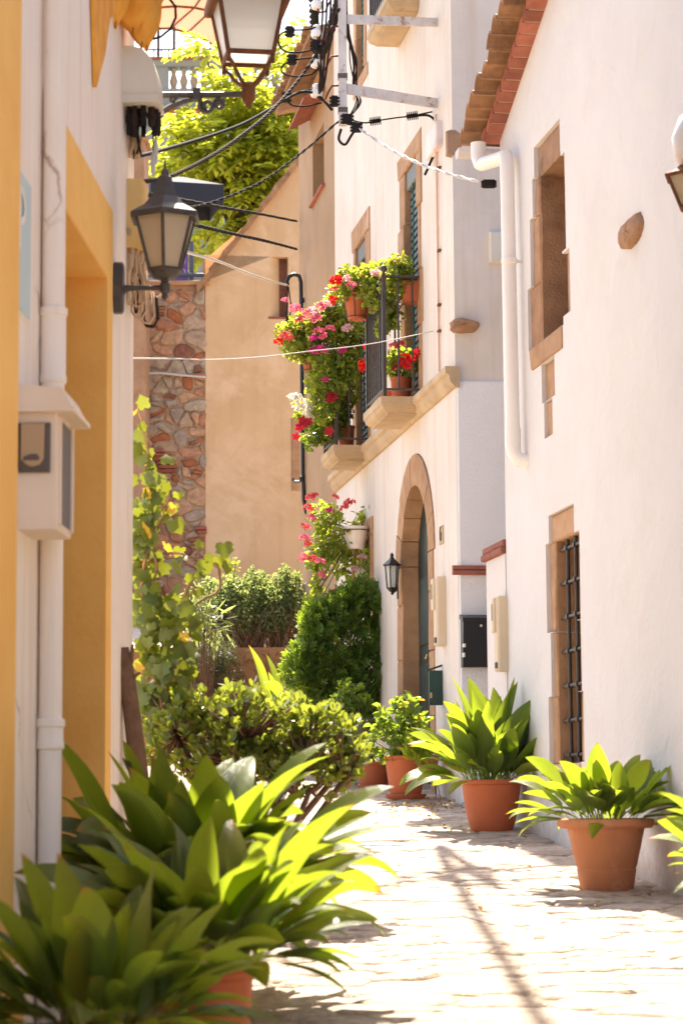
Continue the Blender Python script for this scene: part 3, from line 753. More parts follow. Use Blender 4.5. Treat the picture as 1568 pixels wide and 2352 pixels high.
# ------------------------------------------------------------------ balconies
def balcony(label, xa, xb, proj, zf, n_side=2):
    t = thing('balcony', label, 'balcony', FH.W((xa+xb)/2, 0, zf-.2), FH.rz, 'stone balconies of house six')
    lv = [(0,0),(-.055,0),(-.062,.010),(-.075,.012),(-.095,.020),(-.112,.040),(-.122,.060),(-.132,.062)]
    mb = MB(); vs = []
    for dzz, ins in lv:
        vs += [FH.W(xa+ins, -.004, zf+dzz), FH.W(xa+ins, -proj+ins, zf+dzz), FH.W(xb-ins, -proj+ins, zf+dzz), FH.W(xb-ins, -.004, zf+dzz)]
    fs = [(0,1,2,3), tuple(4*(len(lv)-1)+i for i in (3,2,1,0))]
    for l in range(len(lv)-1):
        for i in range(4):
            j = (i+1) % 4; fs.append((4*l+i, 4*l+4+i, 4*l+4+j, 4*l+j))
    mb.add(vs, fs); mb.build('slab', M['balcony_stone'], t)
    hz = zf + .96; lo = zf + .06; e = .035
    for zz, w in ((lo, .012), (hz, .018)):
        mb = MB(); mb.box(FH, xa+e-w, xb-e+w, -proj+e-w, -proj+e+w, zz-.008, zz+.008)
        for xx in (xa+e, xb-e): mb.box(FH, xx-w, xx+w, -proj+e+w, -.011, zz-.008, zz+.008)
        if w < .015: lowr = mb
    rail = mb.build('railing', M['iron'], t); lowr.build('lower_rail', M['iron'], rail)
    for xx in (xa+e, xb-e):
        b = MB(); b.box(FH, xx-.015, xx+.015, -proj+e-.015, -proj+e+.015, zf, hz+.02); b.build('post', M['iron'], rail)
        b = MB(); b.lathe(FH.W(xx, -proj+e, hz+.02), [(.006,0),(.012,.015),(.028,.035),(.028,.05),(.014,.068),(.001,.072)], 10); b.build('knob', M['iron'], rail, smooth=True)
    n = int((xb-xa)/.10)
    for k in range(1, n):
        xx = xa+e+(xb-xa-2*e)*k/n; b = MB(); b.box(FH, xx-.007, xx+.007, -proj+e-.007, -proj+e+.007, lo, hz); b.build('baluster', M['iron'], rail)
    for xx in (xa+e, xb-e):
        for k in range(1, n_side+1):
            yy = -proj+e+(proj-e)*k/(n_side+.6); b = MB(); b.box(FH, xx-.007, xx+.007, yy-.007, yy+.007, lo, hz); b.build('baluster', M['iron'], rail)
    return t
PROJ = .33
b1b = FH.uv(875, 923, -PROJ)[0]; b1a = FH.uv(834, 960, -PROJ)[0]
b2b = FH.uv(765, 1032, -PROJ)[0]; b2a = FH.uv(737, 1056, -PROJ)[0]
balcony('stone balcony with black railing above the arched doorway, terracotta pots standing inside', b1a, b1b, PROJ, FLOOR+.004)
balcony('stone balcony with black railing over the barred ground window, overgrown with trailing geraniums', b2a, b2b, PROJ, FLOOR+.004)
b3 = FH.uv(905, 42, -.2); balcony('upper stone balcony slab over the shuttered window near the cable rack', b3[0]-1.0, b3[0]+.02, .26, b3[1]+.2)

# ------------------------------------------------------------------ ochre house further along
xo1 = xl6 - .012; xo0 = FH.uv(681, 500)[0]
och = thing('ochre_house', 'tall narrow ochre house with weathered render and one deep small window', 'house', FH.W((xo0+xo1)/2, .3, gz(24)), FH.rz)
OW = FH.rect(717, 743, 305, 447, .02)
zeave = FH.uv(690, 240)[1]
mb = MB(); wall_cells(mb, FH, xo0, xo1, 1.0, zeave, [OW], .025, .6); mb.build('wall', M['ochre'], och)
fill_window(FH, OW, .34, och, M['wood'])
mb = MB(); mb.bbox(FH, OW[0]-.06, OW[1]+.06, -.015, .3, OW[2]-.03, OW[2]-.001, .006); mb.build('sill', M['brick'], och)
ax0, ax1 = OW[0]-.22, OW[1]+.12; za = OW[3]+.20
for i in range(4):
    w = (ax1-ax0)/4; xa = ax0+i*w; mb = MB()
    p = [FH.W(xa+.004,-.20,za),FH.W(xa+w-.004,-.20,za),FH.W(xa+w-.004,-.20,za+.03),FH.W(xa+.004,-.20,za+.03),FH.W(xa+.004,.06,za+.14),FH.W(xa+w-.004,.06,za+.14),FH.W(xa+w-.004,.06,za+.17),FH.W(xa+.004,.06,za+.17)]
    mb.hexa(p); mb.build('tile', M['brick'], och)
mb = MB(); mb.hexa([FH.W(xo0-.1,-.22,zeave),FH.W(xo1,-.22,zeave),FH.W(xo1,-.22,zeave+.06),FH.W(xo0-.1,-.22,zeave+.06),FH.W(xo0-.1,3.4,zeave+.9),FH.W(xo1,3.4,zeave+.9),FH.W(xo1,3.4,zeave+.96),FH.W(xo0-.1,3.4,zeave+.96)])
mb.build('roof', M['roof_tile'], och)
for i in range(int((xo1-xo0+.1)/.17)):
    xa = xo0-.1+i*.17; mb = MB(); barrel(mb, FH, xa+.005, xa+.165, lambda x: zeave+.055, -.27+R_.uniform(-.02,.02), .3, .06); mb.build('roof_tile', M['roof_tile'], och)
# outer walls that close the block from behind
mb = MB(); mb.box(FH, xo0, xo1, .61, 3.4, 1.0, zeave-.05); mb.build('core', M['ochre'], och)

# ------------------------------------------------------------------ ochre gable house, set obliquely
ang = math.radians(9)
FG = Frame((0, 0, 0), (-math.sin(ang), math.cos(ang)))
FG.o = atY(472, 1000, 33.0); FG.o.z = 0
gab = thing('gable_house', 'ochre rendered gable house with sloping tiled verge and small brown window', 'house', FG.W(1.2, .2, TER), FG.rz)
g0 = FG.uv(468, 650); g1 = FG.uv(682, 378); gs = (g1[1]-g0[1])/(g1[0]-g0[0])
def grake(x): return g0[1] + (x-g0[0])*gs
GW = FG.rect(621, 662, 590, 728)
xg1 = FG.uv(716, 700)[0]
mb = MB(); wall_cells(mb, FG, 0, xg1, TER-.3, lambda x: grake(x), [GW], 0, .5)
mb.build('wall', M['ochre_gable'], gab)
xm_ = GW[0]+(GW[1]-GW[0])*.56
fill_window(FG, (xm_, GW[1], GW[2], GW[3]), .14, gab, M['wood'])
mb = MB(); W = FG.W
mb.hexa([W(GW[0]-.001,.004,GW[2]),W(xm_,.13,GW[2]),W(xm_,.13,GW[3]),W(GW[0]-.001,.004,GW[3]),W(GW[0]-.001,.3,GW[2]),W(xm_,.3,GW[2]),W(xm_,.3,GW[3]),W(GW[0]-.001,.3,GW[3])]); mb.build('window_splay', M['ochre_gable'], gab)
mb = MB(); mb.bbox(FG, GW[0]-.03, GW[1]+.03, -.02, .14, GW[2]-.03, GW[2]-.001, .006); mb.build('sill', M['brick'], gab)
L = .3; i = 0; xa = -.14
while xa < xg1:
    xb = xa + .185
    j1, j2 = R_.uniform(-.012,.012), R_.uniform(-.012,.012)
    mb = MB(); y0 = -.13+R_.uniform(-.02,.015)
    mb.hexa([FG.W(xa,y0,grake(xa)-.03),FG.W(xb+.03,y0,grake(xb)+j1),FG.W(xb+.03,y0,grake(xb)+.09+j1),FG.W(xa,y0,grake(xa)+.10+j2),FG.W(xa,.4,grake(xa)-.03),FG.W(xb+.03,.4,grake(xb)+j1),FG.W(xb+.03,.4,grake(xb)+.09+j1),FG.W(xa,.4,grake(xa)+.10+j2)])
    mb.build('roof_tile', M['roof_tile'], gab); xa = xb
mb = MB(); mb.hexa([FG.W(-.2,.3,grake(-.2)-.02),FG.W(xg1,.3,grake(xg1)-.02),FG.W(xg1,.3,grake(xg1)+.08),FG.W(-.2,.3,grake(-.2)+.08),FG.W(-.2,.7,grake(-.2)-.02),FG.W(xg1,.7,grake(xg1)-.02),FG.W(xg1,.7,grake(xg1)+.08),FG.W(-.2,.7,grake(-.2)+.08)]); mb.build('roof', M['roof_tile'], gab)
x0, x1, z0, z1 = FG.rect(668, 700, 960, 1128)
stone_set(FG, [(x0, x1, z0, z1)], gab, M['sandstone'], -.012, .1)

# ------------------------------------------------------------------ rubble stone wall
YS = 33.02; F2 = FC(YS)
sx0 = F2.uv(250, 1000)[0]; sx1 = F2.uv(474, 1000)[0]; stz = F2.uv(400, 657)[1]
sw = thing('stone_wall', 'rubble stone retaining wall of mixed brown and grey stones behind the vines', 'wall', (( sx0+sx1)/2, YS, TER))
mb = MB(); mb.box(F2, sx0-3, sx1, 0, .6, TER-.2, stz); mb.build('mortar', M['mortar'], sw)
rw = random.Random(8)
px0 = F2.uv(300, 1000)[0]
for poly in voronoi(px0, sx1, TER+.1, stz-.05, 190, rw, ax=1.3, relax=0):
    q = shrink(poly, rw.uniform(.003, .016), rw, .016)
    if len(q) < 5: continue
    mb = MB(); mb.prism(F2, q, -rw.uniform(.012, .055), .03, rw.uniform(.010, .03)); mb.build('stone', M['rubble'], sw)
# brick courses patched into the stones
for (px, py, w, n) in ((352, 1040, .32, 2), (382, 1068, .26, 3), (462, 1218, .16, 2), (452, 1245, .22, 2), (462, 1288, .16, 3)):
    x, z = F2.uv(px, py)
    for k in range(n):
        mb = MB(); mb.bbox(F2, x-w/2+.03*(k%2), x+w/2, -.082, .0, z-k*.055, z-k*.055+.045, .008); mb.build('brick', M['brick'], sw)
mb = MB(); mb.bbox(F2, sx0-3, sx1+.05, -.10, .4, stz-.002, stz+.06, .01); mb.build('coping', M['sandstone'], sw)
x, z = F2.uv(346, 1062); mb = MB()
vent = MB(); x0, x1, z0, z1 = F2.rect(338, 353, 1045, 1090, -.09); vent.box(F2, x0, x1, -.09, -.07, z0, z1)
for k in range(8): vent.box(F2, x0, x1, -.10, -.09, z0+(z1-z0)*k/8, z0+(z1-z0)*(k+.5)/8)
vent.build('vent', M['black_metal'], sw)
# steel rail and banner on the wall top
rail = thing('terrace_railing', 'dark steel terrace railing with mesh on top of the rubble wall', 'railing', F2.W(sx0+1, .2, stz+.06))
zr = F2.uv(420, 632, .2)[1]
mb = MB(); mb.tube([F2.W(sx0-3, .2, zr), F2.W(sx1+.6, .2, zr)], .03, 8); mb.build('handrail', M['railblue'], rail)
for k in range(6):
    xx = sx0-2+k*.9; mb = MB(); mb.tube([F2.W(xx, .2, stz+.06), F2.W(xx, .2, zr)], .02, 6); mb.build('post', M['railblue'], rail)
mb = MB()
k = 0
xx = sx0-.2
while xx < sx1+.6: mb.box(F2, xx-.003, xx+.003, .197, .203, stz+.07, zr); xx += .03
for k in range(6): mb.box(F2, sx0-.2, sx1+.6, .204, .208, stz+.09+k*.03, stz+.095+k*.03)
mb.build('mesh_panel', M['railblue'], rail)
xx = F2.uv(440, 600, .5)[0]; mb = MB(); mb.tube([F2.W(xx, .5, stz+.06), F2.W(xx, .5, stz+.75)], .035, 8); mb.build('post', M['railblue'], rail)
bn = thing('banner', 'purple upright banner with white lettering behind the terrace railing', 'banner', F2.W(F2.uv(415, 600, .5)[0], .5, stz+.062))
x0, x1, z0, z1 = F2.rect(384, 432, 566, 655, .5); mb = MB(); mb.box(F2, x0, x1, .5, .515, stz+.062, z1+.25); mb.build('panel', M['purple'], bn)
def ring_arc(mb, F, cx, cz, r, a0, a1, y, th, n=10, sz=1.0):
    mb.tube([F.W(cx+r*math.cos(a0+(a1-a0)*k/n), y, cz+sz*r*math.sin(a0+(a1-a0)*k/n)) for k in range(n+1)], th, 5)
mb = MB(); ux = x1-.07
for zz in (z0+.30, ):
    mb.tube([F2.W(ux+.03, .494, zz+.12), F2.W(ux+.03, .494, zz+.03), F2.W(ux+.01, .494, zz), F2.W(ux-.04, .494, zz), F2.W(ux-.06, .494, zz+.03), F2.W(ux-.06, .494, zz+.12)], .006, 5)
    mb.tube([F2.W(ux-.06, .494, zz-.16), F2.W(ux-.04, .494, zz-.08), F2.W(ux, .494, zz-.06), F2.W(ux+.03, .494, zz-.1), F2.W(ux+.03, .494, zz-.16)], .006, 5)
mb.build('lettering', M['signwhite'], bn)
# rough brown corner of the next house, with a capped chimney stack
F3 = FC(32.2)
x0, x1, _, _ = F3.rect(200, 334, 600, 900); zt = F3.uv(330, 318)[1]; zk = F3.uv(330, 272)[1]
bc = thing('brown_house', 'rough brown rendered house corner rising beside the rubble wall', 'house', F3.W((x0+x1)/2, .5, TER))
mb = MB(); mb.box(F3, x0-1.5, x1, 0, 1.5, TER-.2, F3.uv(330, 650)[1]); mb.build('wall', M['brownrough'], bc)
mb = MB(); mb.box(F3, x0+.1, x1-.03, .1, .9, F3.uv(330, 650)[1], zt); mb.build('chimney', M['brownrough'], bc)
mb = MB(); mb.hexa([F3.W(x0,.02,zt),F3.W(x1+.03,.02,zt),F3.W(x1+.03,.02,zt+.05),F3.W(x0,.02,zt+.05),F3.W(x0,1.0,zt),F3.W(x1+.03,1.0,zt),F3.W(x1-.06,1.0,zk),F3.W(x0,1.0,zk)]); mb.build('chimney_cap', M['brownrough'], bc)

pa_, pb2 = atY(250, 1470, 24.9), atY(474, 1470, 24.9); pc_, pd_ = atY(240, 1440, 31.5), atY(474, 1440, 31.5)
mb = MB(); mb.add([Vector((pa_.x-2, 24.9, 3.16)), Vector((pb2.x, 24.9, 3.16)), Vector((pd_.x, 31.5, 3.98)), Vector((pc_.x-3, 31.5, 3.98)), Vector((pa_.x-2, 24.9, 2.6)), Vector((pb2.x, 24.9, 2.6)), Vector((pd_.x, 31.5, 2.6)), Vector((pc_.x-3, 31.5, 2.6))], [(0,1,2,3),(0,4,5,1),(1,5,6,2),(3,7,4,0)])
structure(mb, 'path', M['paver'])
# ------------------------------------------------------------------ retaining wall under the hedge
F4 = FC(24.6); x0 = F4.uv(300, 1500)[0]; x1 = F4.uv(705, 1500)[0]
rt = thing('retaining_wall', 'low ochre mortared retaining wall below the clipped hedge', 'wall', ((x0+x1)/2, 24.6, gz(24.6)))
ztp = F4.uv(600, 1487)[1]; TERW = ztp
mb = MB(); mb.box(F4, x0, x1, 0, .14, gz(24.4)-.1, ztp); mb.build('core', M['retain'], rt)
rw2 = random.Random(3)
for poly in voronoi(F4.uv(420,1500)[0], x1, gz(24.6)+.05, ztp-.01, 34, rw2, ax=1.3, relax=1):
    q = shrink(poly, rw2.uniform(.02, .05), rw2, .015)
    if len(q) < 5: continue
    mb = MB(); mb.prism(F4, q, -rw2.uniform(.015, .05), .02, .025); mb.build('stone', M['retain'] if rw2.random() < .7 else M['dark_sandstone'], rt)

# ------------------------------------------------------------------ blue-grey house with balustraded terrace, far behind
YB = 48.0; F5 = FC(YB)
x0 = F5.uv(150, 400)[0]; x1 = F5.uv(760, 400)[0]; zb0 = F5.uv(450, 203)[1]; zb1 = F5.uv(450, 152)[1]; zt = F5.uv(450, 133)[1]
bl = thing('blue_house', 'pale blue grey house with balustraded roof terrace behind the green tree', 'house', ((x0+x1)/2, YB, TER))
xpa = F5.uv(386, 180)[0]
mb = MB(); wall_cells(mb, F5, x0, x1, TER-.2, zb0, [], 0, 6); mb.build('wall', M['bluegrey'], bl)
mb = MB(); mb.box(F5, x0, xpa, .02, .3, zb0, zb1+.002); mb.build('parapet', M['bluegrey'], bl)
mb = MB(); mb.box(F5, x0, x1, -.03, .34, zb1+.003, zt-.04); mb.build('parapet', M['bluegrey'], bl)
mb = MB(); mb.box(F5, x0, x1, -.07, .38, zt-.04, zt); mb.build('coping', M['brick'], bl)
pb = [(.075,0),(.075,.04),(.05,.05),(.075,.12),(.085,.17),(.06,.24),(.042,.30),(.06,.32),(.042,.34),(.075,.36),(.075,.40)]
bh = zb1-zb0; me = None
for k in range(14):
    px = 398 + k*23.3; xx = F5.uv(px, 180)[0]
    b = MB(); b.lathe(F5.W(xx, .15, zb0), [(r*1.0, z*bh/.40) for r, z in pb], 10)
    if me is None: first = b.build('baluster', M['cream_stone'], bl, smooth=True); me = first.data; xf = xx
    else: link('baluster', me, bl, Matrix.Translation((xx-xf, 0, 0)))
zl = F5.uv(450, 262)[1]
profile_run(F5, x0, x1, [(.0,zl-.05),(-.22,zl-.02),(-.25,zl+.02),(.0,zl+.12)], M['brick'], bl, 'tile_ledge')
for (pxl, pxr, yt, yb) in ((560, 620, 330, 420), (505, 545, 350, 400)):
    x0w, x1w, z0w, z1w = F5.rect(pxl, pxr, yt, yb)
    mb = MB(); mb.box(F5, x0w, x1w, -.02, -.004, z0w, z1w); w_ = mb.build('window', pbr('blue_frame', (0.10,0.22,0.42), rough=.5, bstr=0) if 'bf' not in M else M['bf'], bl)
# scrolled iron railing above the balustrade
ir = thing('iron_railing', 'thin scrolled iron railing along the blue house terrace', 'railing', F5.W(xpa, .15, zt))
zr0 = zt+.02; zr1 = F5.uv(430, 108)[1]
mb = MB()
for zz in (zr0+.05, zr1): mb.tube([F5.W(x0, .15, zz), F5.W(x1, .15, zz)], .018, 5)
mb.build('rail', M['iron'], ir)
for k in range(16):
    xx = F5.uv(352+k*17, 120)[0]; b = MB(); b.tube([F5.W(xx, .15, zt), F5.W(xx, .15, zr1)], .011, 4)
    h = (zr1-zr0-.05); ring_arc(b, F5, xx+.055, zr0+.05+h*.68, .05, math.pi, -math.pi*.5, .15, .009, 9); ring_arc(b, F5, xx+.045, zr0+.05+h*.25, .038, math.pi, 2.4*math.pi, .15, .009, 9)
    b.build('scroll', M['iron'], ir)
# peach barrel awning on a steel frame
aw = thing('pergola_awning', 'peach canvas barrel awning on a thin dark steel frame above the terrace', 'awning', F5.W(F5.uv(420, 60)[0], -1, zt))
low = [(330,70),(355,64),(391,63),(431,72),(468,88),(520,120)]; up = [(330,22),(361,15),(404,12),(446,15),(483,23),(540,45)]; top = [(330,-40),(361,-44),(404,-46),(446,-44),(483,-38),(540,-25)]
La = [atY(x, y, YB+.6) for x, y in low]; Lb = [atY(x, y, YB-1.4) for x, y in up]; Lc = [atY(x, y, YB-3.4) for x, y in top]
mb = MB(); n = len(La); mb.add(La+Lb+Lc, [(i, i+1, n+i+1, n+i) for i in range(n-1)]+[(n+i, n+i+1, 2*n+i+1, 2*n+i) for i in range(n-1)]); mb.build('canvas', M['canopy'], aw)
for L_ in (La, Lb, Lc):
    mb = MB(); mb.tube([p-Vector((0,0,.02)) for p in L_], .03, 5); mb.build('rib', M['rust'], aw)
for i in (1, 3, 4):
    mb = MB(); mb.tube([La[i-1]-Vector((0,0,.03)), Lb[i]-Vector((0,0,.03)), Lc[min(i+1,5)]-Vector((0,0,.03))], .022, 5); mb.build('brace', M['rust'], aw)
for px in (364, 400):
    p = atY(px, 62, YB+.15); mb = MB(); mb.tube([p, Vector((p.x, p.y, zt))], .03, 6); mb.build('post', M['iron'], aw)
# navy parasol
pa = thing('parasol', 'large square navy parasol opened in front of the tree', 'parasol', (atY(420, 450, 37).x, 37, TER))
cpt = atY(415, 405, 37); cz = atY(415, 440, 37).z; hw = atY(520, 440, 37).x - cpt.x
mb = MB(); rz = .25
cor = [cpt + Matrix.Rotation(rz, 3, 'Z') @ Vector((sx*hw*.8, sy*hw*.8, cz-cpt.z)) for sx, sy in ((-1,-1),(1,-1),(1,1),(-1,1))]
dn = Vector((0,0,-.30))
mb.add([cpt]+cor+[c+dn for c in cor], [(0,1,2),(0,2,3),(0,3,4),(0,4,1)]+[(1+i,5+i,5+(i+1)%4,1+(i+1)%4) for i in range(4)]); mb.build('canopy', M['navy'], pa)
mb = MB(); mb.tube([Vector((cpt.x, cpt.y, TER-.05)), cpt], .03, 8); mb.build('pole', M['iron'], pa)
for i in range(4):
    mb = MB(); mb.tube([cpt-Vector((0,0,.06)), cor[i]-Vector((0,0,.03))], .012, 4); mb.build('rib', M['iron'], pa)
# ------------------------------------------------------------------ left house
xe = FL.uv(306, 1000)[0]
lh = thing('left_house', 'cream plastered house with yellow door surround on the left side of the street', 'house', FL.W(xe-2, .2, gz(9)), FL.rz)
xo1 = FL.uv(238, 1100)[0]; xo0 = xo1 - 1.55; zo = FL.uv(238, 632)[1]; zl = FL.uv(250, 482)[1]; xb = FL.uv(250, 1100)[0]
DO = (xo0, xo1, .2, zo)
mb = MB(); wall_cells(mb, FL, -9, xe, -.3, 7.2, [DO], 0, .45); mb.build('wall', M['left_plaster'], lh)
mb = MB(); mb.box(FL, -9, xe+.25, -.3, 7, 7.2, 7.35); mb.build('roof', M['roof_tile'], lh)
mb = MB(); e = -.014
mb.box(FL, xo1, xb, e, .006, .3, zl); mb.box(FL, xo0-.16, xo1, e, .006, zo, zl); mb.box(FL, xo0-.16, xo0, e, .006, .3, zo)
mb.box(FL, xo1-.006, xo1-.001, e+.002, .20, .3, zo-.001); mb.box(FL, xo0, xo1-.006, e+.002, .20, zo-.008, zo-.001); mb.box(FL, xo0+.001, xo0+.006, e+.002, .20, .3, zo-.008)
mb.build('door_surround', M['yellow'], lh)
mb = MB(); mb.box(FL, xo0, xo1, .215, .235, .2, zo); sh = mb.build('door_shutter', M['dark'], lh)
me = None
for k in range(58):
    zz = .55 + k*.0605
    if zz > zo-.03: break
    if me is None:
        s_ = MB(); s_.bbox(FL, xo0+.008, xo1-.012, .17, .214, zz, zz+.055, .012); f_ = s_.build('slat', M['wood_slat'], sh); me = f_.data; z0_ = zz
    else: link('slat', me, sh, Matrix.Translation((0, 0, zz-z0_)))
xp1 = FL.uv(38, 1200, -.05)[0]
mb = MB(); mb.bbox(FL, -4.5, xp1, -.055, .01, 1.02, 7.2, .012); mb.build('pilaster', M['yellow'], lh)
mb = MB(); mb.bbox(FL, -4.5, xp1+.04, -.085, .01, .1, 1.02, .015); mb.build('plinth', M['yellow'], lh)
# the drainpipe
dp = thing('drainpipe', 'cream painted drainpipe with collars beside the yellow doorway', 'drainpipe', FL.W(FL.uv(118, 1200, -.045)[0], -.045, gz(8.8)), FL.rz)
xx = FL.uv(119, 1300, -.048)[0]
mb = MB(); mb.tube([FL.W(xx, -.048, gz(8.7)-.05), FL.W(xx, -.048, 7.0)], .042, 16); mb.build('pipe', M['left_plaster'], dp, smooth='auto')
for (ya, yb) in ((700, 880), (1650, 1725)):
    za, zb_ = FL.uv(119, yb, -.048)[1], FL.uv(119, ya, -.048)[1]
    mb = MB(); mb.lathe(FL.W(xx, -.048, za), [(.042,0),(.05,.008),(.05,.03),(.047,.035),(.047,zb_-za-.035),(.052,zb_-za-.03),(.052,zb_-za-.006),(.042,zb_-za)], 16); mb.build('collar', M['left_plaster'], dp, smooth='auto')
# blue sign with a letter P
x0, x1 = FL.uv(30, 560, -.012)[0], FL.uv(72, 560, -.012)[0]; zt, zb_ = FL.uv(55, 400, -.012)[1], FL.uv(55, 718, -.012)[1]
sg = thing('parking_sign', 'faded pale blue sign with white letter P on the cream wall', 'sign', FL.W((x0+x1)/2, 0, zb_), FL.rz)
mb = MB(); mb.bbox(FL, x0-.15, x1, -.012, .004, zb_, zt, .004); mb.build('plate', M['signblue'], sg)
mb = MB(); mb.box(FL, x0-.16, x1+.006, -.006, .003, zb_-.01, zt+.01); mb.build('border', M['signwhite'], sg)
mb = MB(); w = x1-(x0-.15); lx = x0-.15+w*.46; hz = zt-zb_
mb.box(FL, lx, lx+.045, -.0165, -.0125, zb_+hz*.42, zt-hz*.12)
cz_ = zt-hz*.26; rr_ = hz*.14; pts = []
for k in range(9):
    t = -math.pi/2+math.pi*k/8; pts.append((lx+.05+.095*math.cos(t), cz_+rr_*math.sin(t)))
for k in range(8):
    (xa, za), (xb2, zb2) = pts[k], pts[k+1]; f = .62
    mb.add([FL.W(xa,-.0165,za),FL.W(xb2,-.0165,zb2),FL.W(lx+.05+(xb2-lx-.05)*f,-.0165,cz_+(zb2-cz_)*f),FL.W(lx+.05+(xa-lx-.05)*f,-.0165,cz_+(za-cz_)*f)], [(0,1,2,3)])
mb.build('letter', M['signwhite'], sg)
# rusty wall cabinet with an intercom
xa = FL.uv(42, 1050, 0)[0]; xb2 = xa + .34; dep = .135
zt, zb_ = FL.uv(128, 935, -dep)[1], FL.uv(128, 1213, -dep)[1]
cb = thing('wall_cabinet', 'rusty white steel meter cabinet with hood fixed beside the drainpipe', 'cabinet', FL.W((xa+xb2)/2, -dep/2, zb_), FL.rz)
mb = MB(); mb.bbox(FL, xa, xb2, -dep, .004, zb_, zt, .006); mb.build('body', M['rusty_white'], cb)
mb = MB(); h = .05
mb.hexa([FL.W(xa-.03,-dep-.055,zt),FL.W(xb2+.03,-dep-.055,zt),FL.W(xb2+.03,-dep-.02,zt+.07),FL.W(xa-.03,-dep-.02,zt+.07),FL.W(xa-.03,.004,zt),FL.W(xb2+.03,.004,zt),FL.W(xb2+.03,.004,zt+.085),FL.W(xa-.03,.004,zt+.085)])
mb.box(FL, xa-.036, xb2+.036, -dep-.062, .004, zt-.012, zt+.004); mb.build('hood', M['rusty_white'], cb)
mb = MB(); mb.box(FL, xa+.06, xb2-.05, -dep-.004, -dep+.002, zb_+.03, zt-.03); mb.build('door', M['grey_dark'], cb)
mb = MB(); mb.box(FL, xa+.03, xa+.06, -dep-.008, -dep+.002, zb_+.02, zt-.02); mb.build('door_frame', M['rusty_white'], cb)
mb = MB(); mb.box(FL, xb2-.05, xb2-.02, -dep-.012, -dep+.002, zb_+.02, zt-.02); mb.build('door_frame', M['rusty_white'], cb)
ic = thing('intercom', 'dark framed tan intercom panel on the end of the rusty cabinet', 'intercom', FL.W(xa, -.06, zb_), FL.rz)
FE = Frame(FL.W(xa, 0, 0), (FL.x.x, FL.x.y))       # end face of the cabinet, seen from the street
ex0 = FE.uv(44, 1030)[0]; ex1 = FE.uv(117, 1030)[0]; ez0 = FE.uv(80, 1086)[1]; ez1 = FE.uv(80, 972)[1]
mb = MB(); mb.bbox(FE, ex0, ex1, -.02, .0, ez0, ez1, .008); mb.build('housing', M['grey_dark'], ic)
mb = MB(); 
w = ex1-ex0; pts = [(ex0+.01,ez1-.004),(ex0+.01,ez0+.045),(ex0+.03,ez0+.025),(ex0+w*.45,ez0+.018),(ex1-.035,ez0+.025),(ex1-.02,ez0+.045),(ex1-.018,ez1-.004)]
mb.prism(FE, pts[::-1], -.026, -.019, .003); mb.build('cover', M['tan_plastic'], ic)
mb = MB(); pts = [(ex0+.02,ez0+.04),(ex1-.035,ez0+.04),(ex1-.035,ez0+.052),(ex0+w*.6,ez0+.062),(ex0+w*.4,ez0+.062),(ex0+.02,ez0+.052)]; mb.prism(FE, pts, -.0285, -.0262); mb.build('badge', M['grey_dark'], ic)
# orange folded canvas near the top of the wall
oc = thing('folded_awning', 'bunched orange canvas awning folded high on the cream wall', 'awning', FL.W(xe-.5, -.05, 5.0), FL.rz)
def blob_drape(mb, p0, p1, r0, sway=.02, n=12, sides=14, folds=5):
    b = len(mb.v)
    for i in range(n+1):
        t = i/n; p = p0.lerp(p1, t); r = r0*(1-max(0,(t-.45)/.55)**3.2)*(1.0-.25*t)+.003
        for k in range(sides):
            a = 2*math.pi*k/sides; rr = r*(1+.22*math.sin(folds*a+2*t))
            mb.v.append(p+Vector((rr*math.cos(a)*.8, rr*math.sin(a), sway*math.sin(3*t+a))))
    for i in range(n):
        for k in range(sides):
            j = (k+1) % sides; mb.f.append((b+i*sides+k, b+i*sides+j, b+(i+1)*sides+j, b+(i+1)*sides+k))
for (pa_, pb_, Y_, r) in (((296,-90),(306,70),10.9,.13), ((258,-70),(266,58),10.7,.085), ((336,-60),(337,112),11.1,.085), ((318,-80),(326,104),11.0,.10)):
    mb = MB(); blob_drape(mb, atY(*pa_, Y_), atY(*pb_, Y_), r); mb.build('fold', M['orangecloth'], oc, smooth=True)
ptx = [FL.uv(205,-30)[0], FL.uv(212,205)[0], FL.uv(232,150)[0], FL.uv(243,50)[0], FL.uv(262,30)[0], FL.uv(262,-60)[0]]
pz = [FL.uv(205,-30)[1], FL.uv(214,205)[1], FL.uv(232,125)[1], FL.uv(243,45)[1], FL.uv(262,20)[1], FL.uv(262,-80)[1]]
mb = MB(); mb.prism(FL, list(zip(ptx, pz)), -.02, -.004); mb.build('valance', M['orangecloth'], oc)
# junction box, cable duct, cable bundle
xj0 = FL.uv(281, 150)[0]; xj1 = xj0 + .22; zj0, zj1 = FL.uv(320, 208, -.1)[1], FL.uv(320, 78, -.1)[1]
jb = thing('junction_box', 'large grey plastic junction box with cable glands under the orange canvas', 'electrical box', FL.W((xj0+xj1)/2, -.09, zj0), FL.rz)
mb = MB(); D = .165; hh = zj1-zj0
pr = [(0,0),(-D,0),(-D-.006,.02),(-D,hh*.45),(-D*.86,hh*.75),(-D*.55,hh*.95),(-D*.25,hh),(0,hh)]
vs = [FL.W(xj0, y, zj0+z) for y, z in pr]+[FL.W(xj1, y, zj0+z) for y, z in pr]; n = len(pr)
mb.add(vs, [(i, n+i, n+(i+1)%n, (i+1)%n) for i in range(n)]+[tuple(range(n)), tuple(range(n, 2*n))[::-1]]); mb.build('cover', M['greybox'], jb, smooth='auto')
mb = MB(); mb.box(FL, xj0-.005, xj1+.005, -D-.008, .002, zj0+.035, zj0+.042); mb.box(FL, xj0-.006, xj1+.006, -D-.01, .002, zj0-.006, zj0+.004); mb.build('lip', M['greybox'], jb)
rj = random.Random(3)
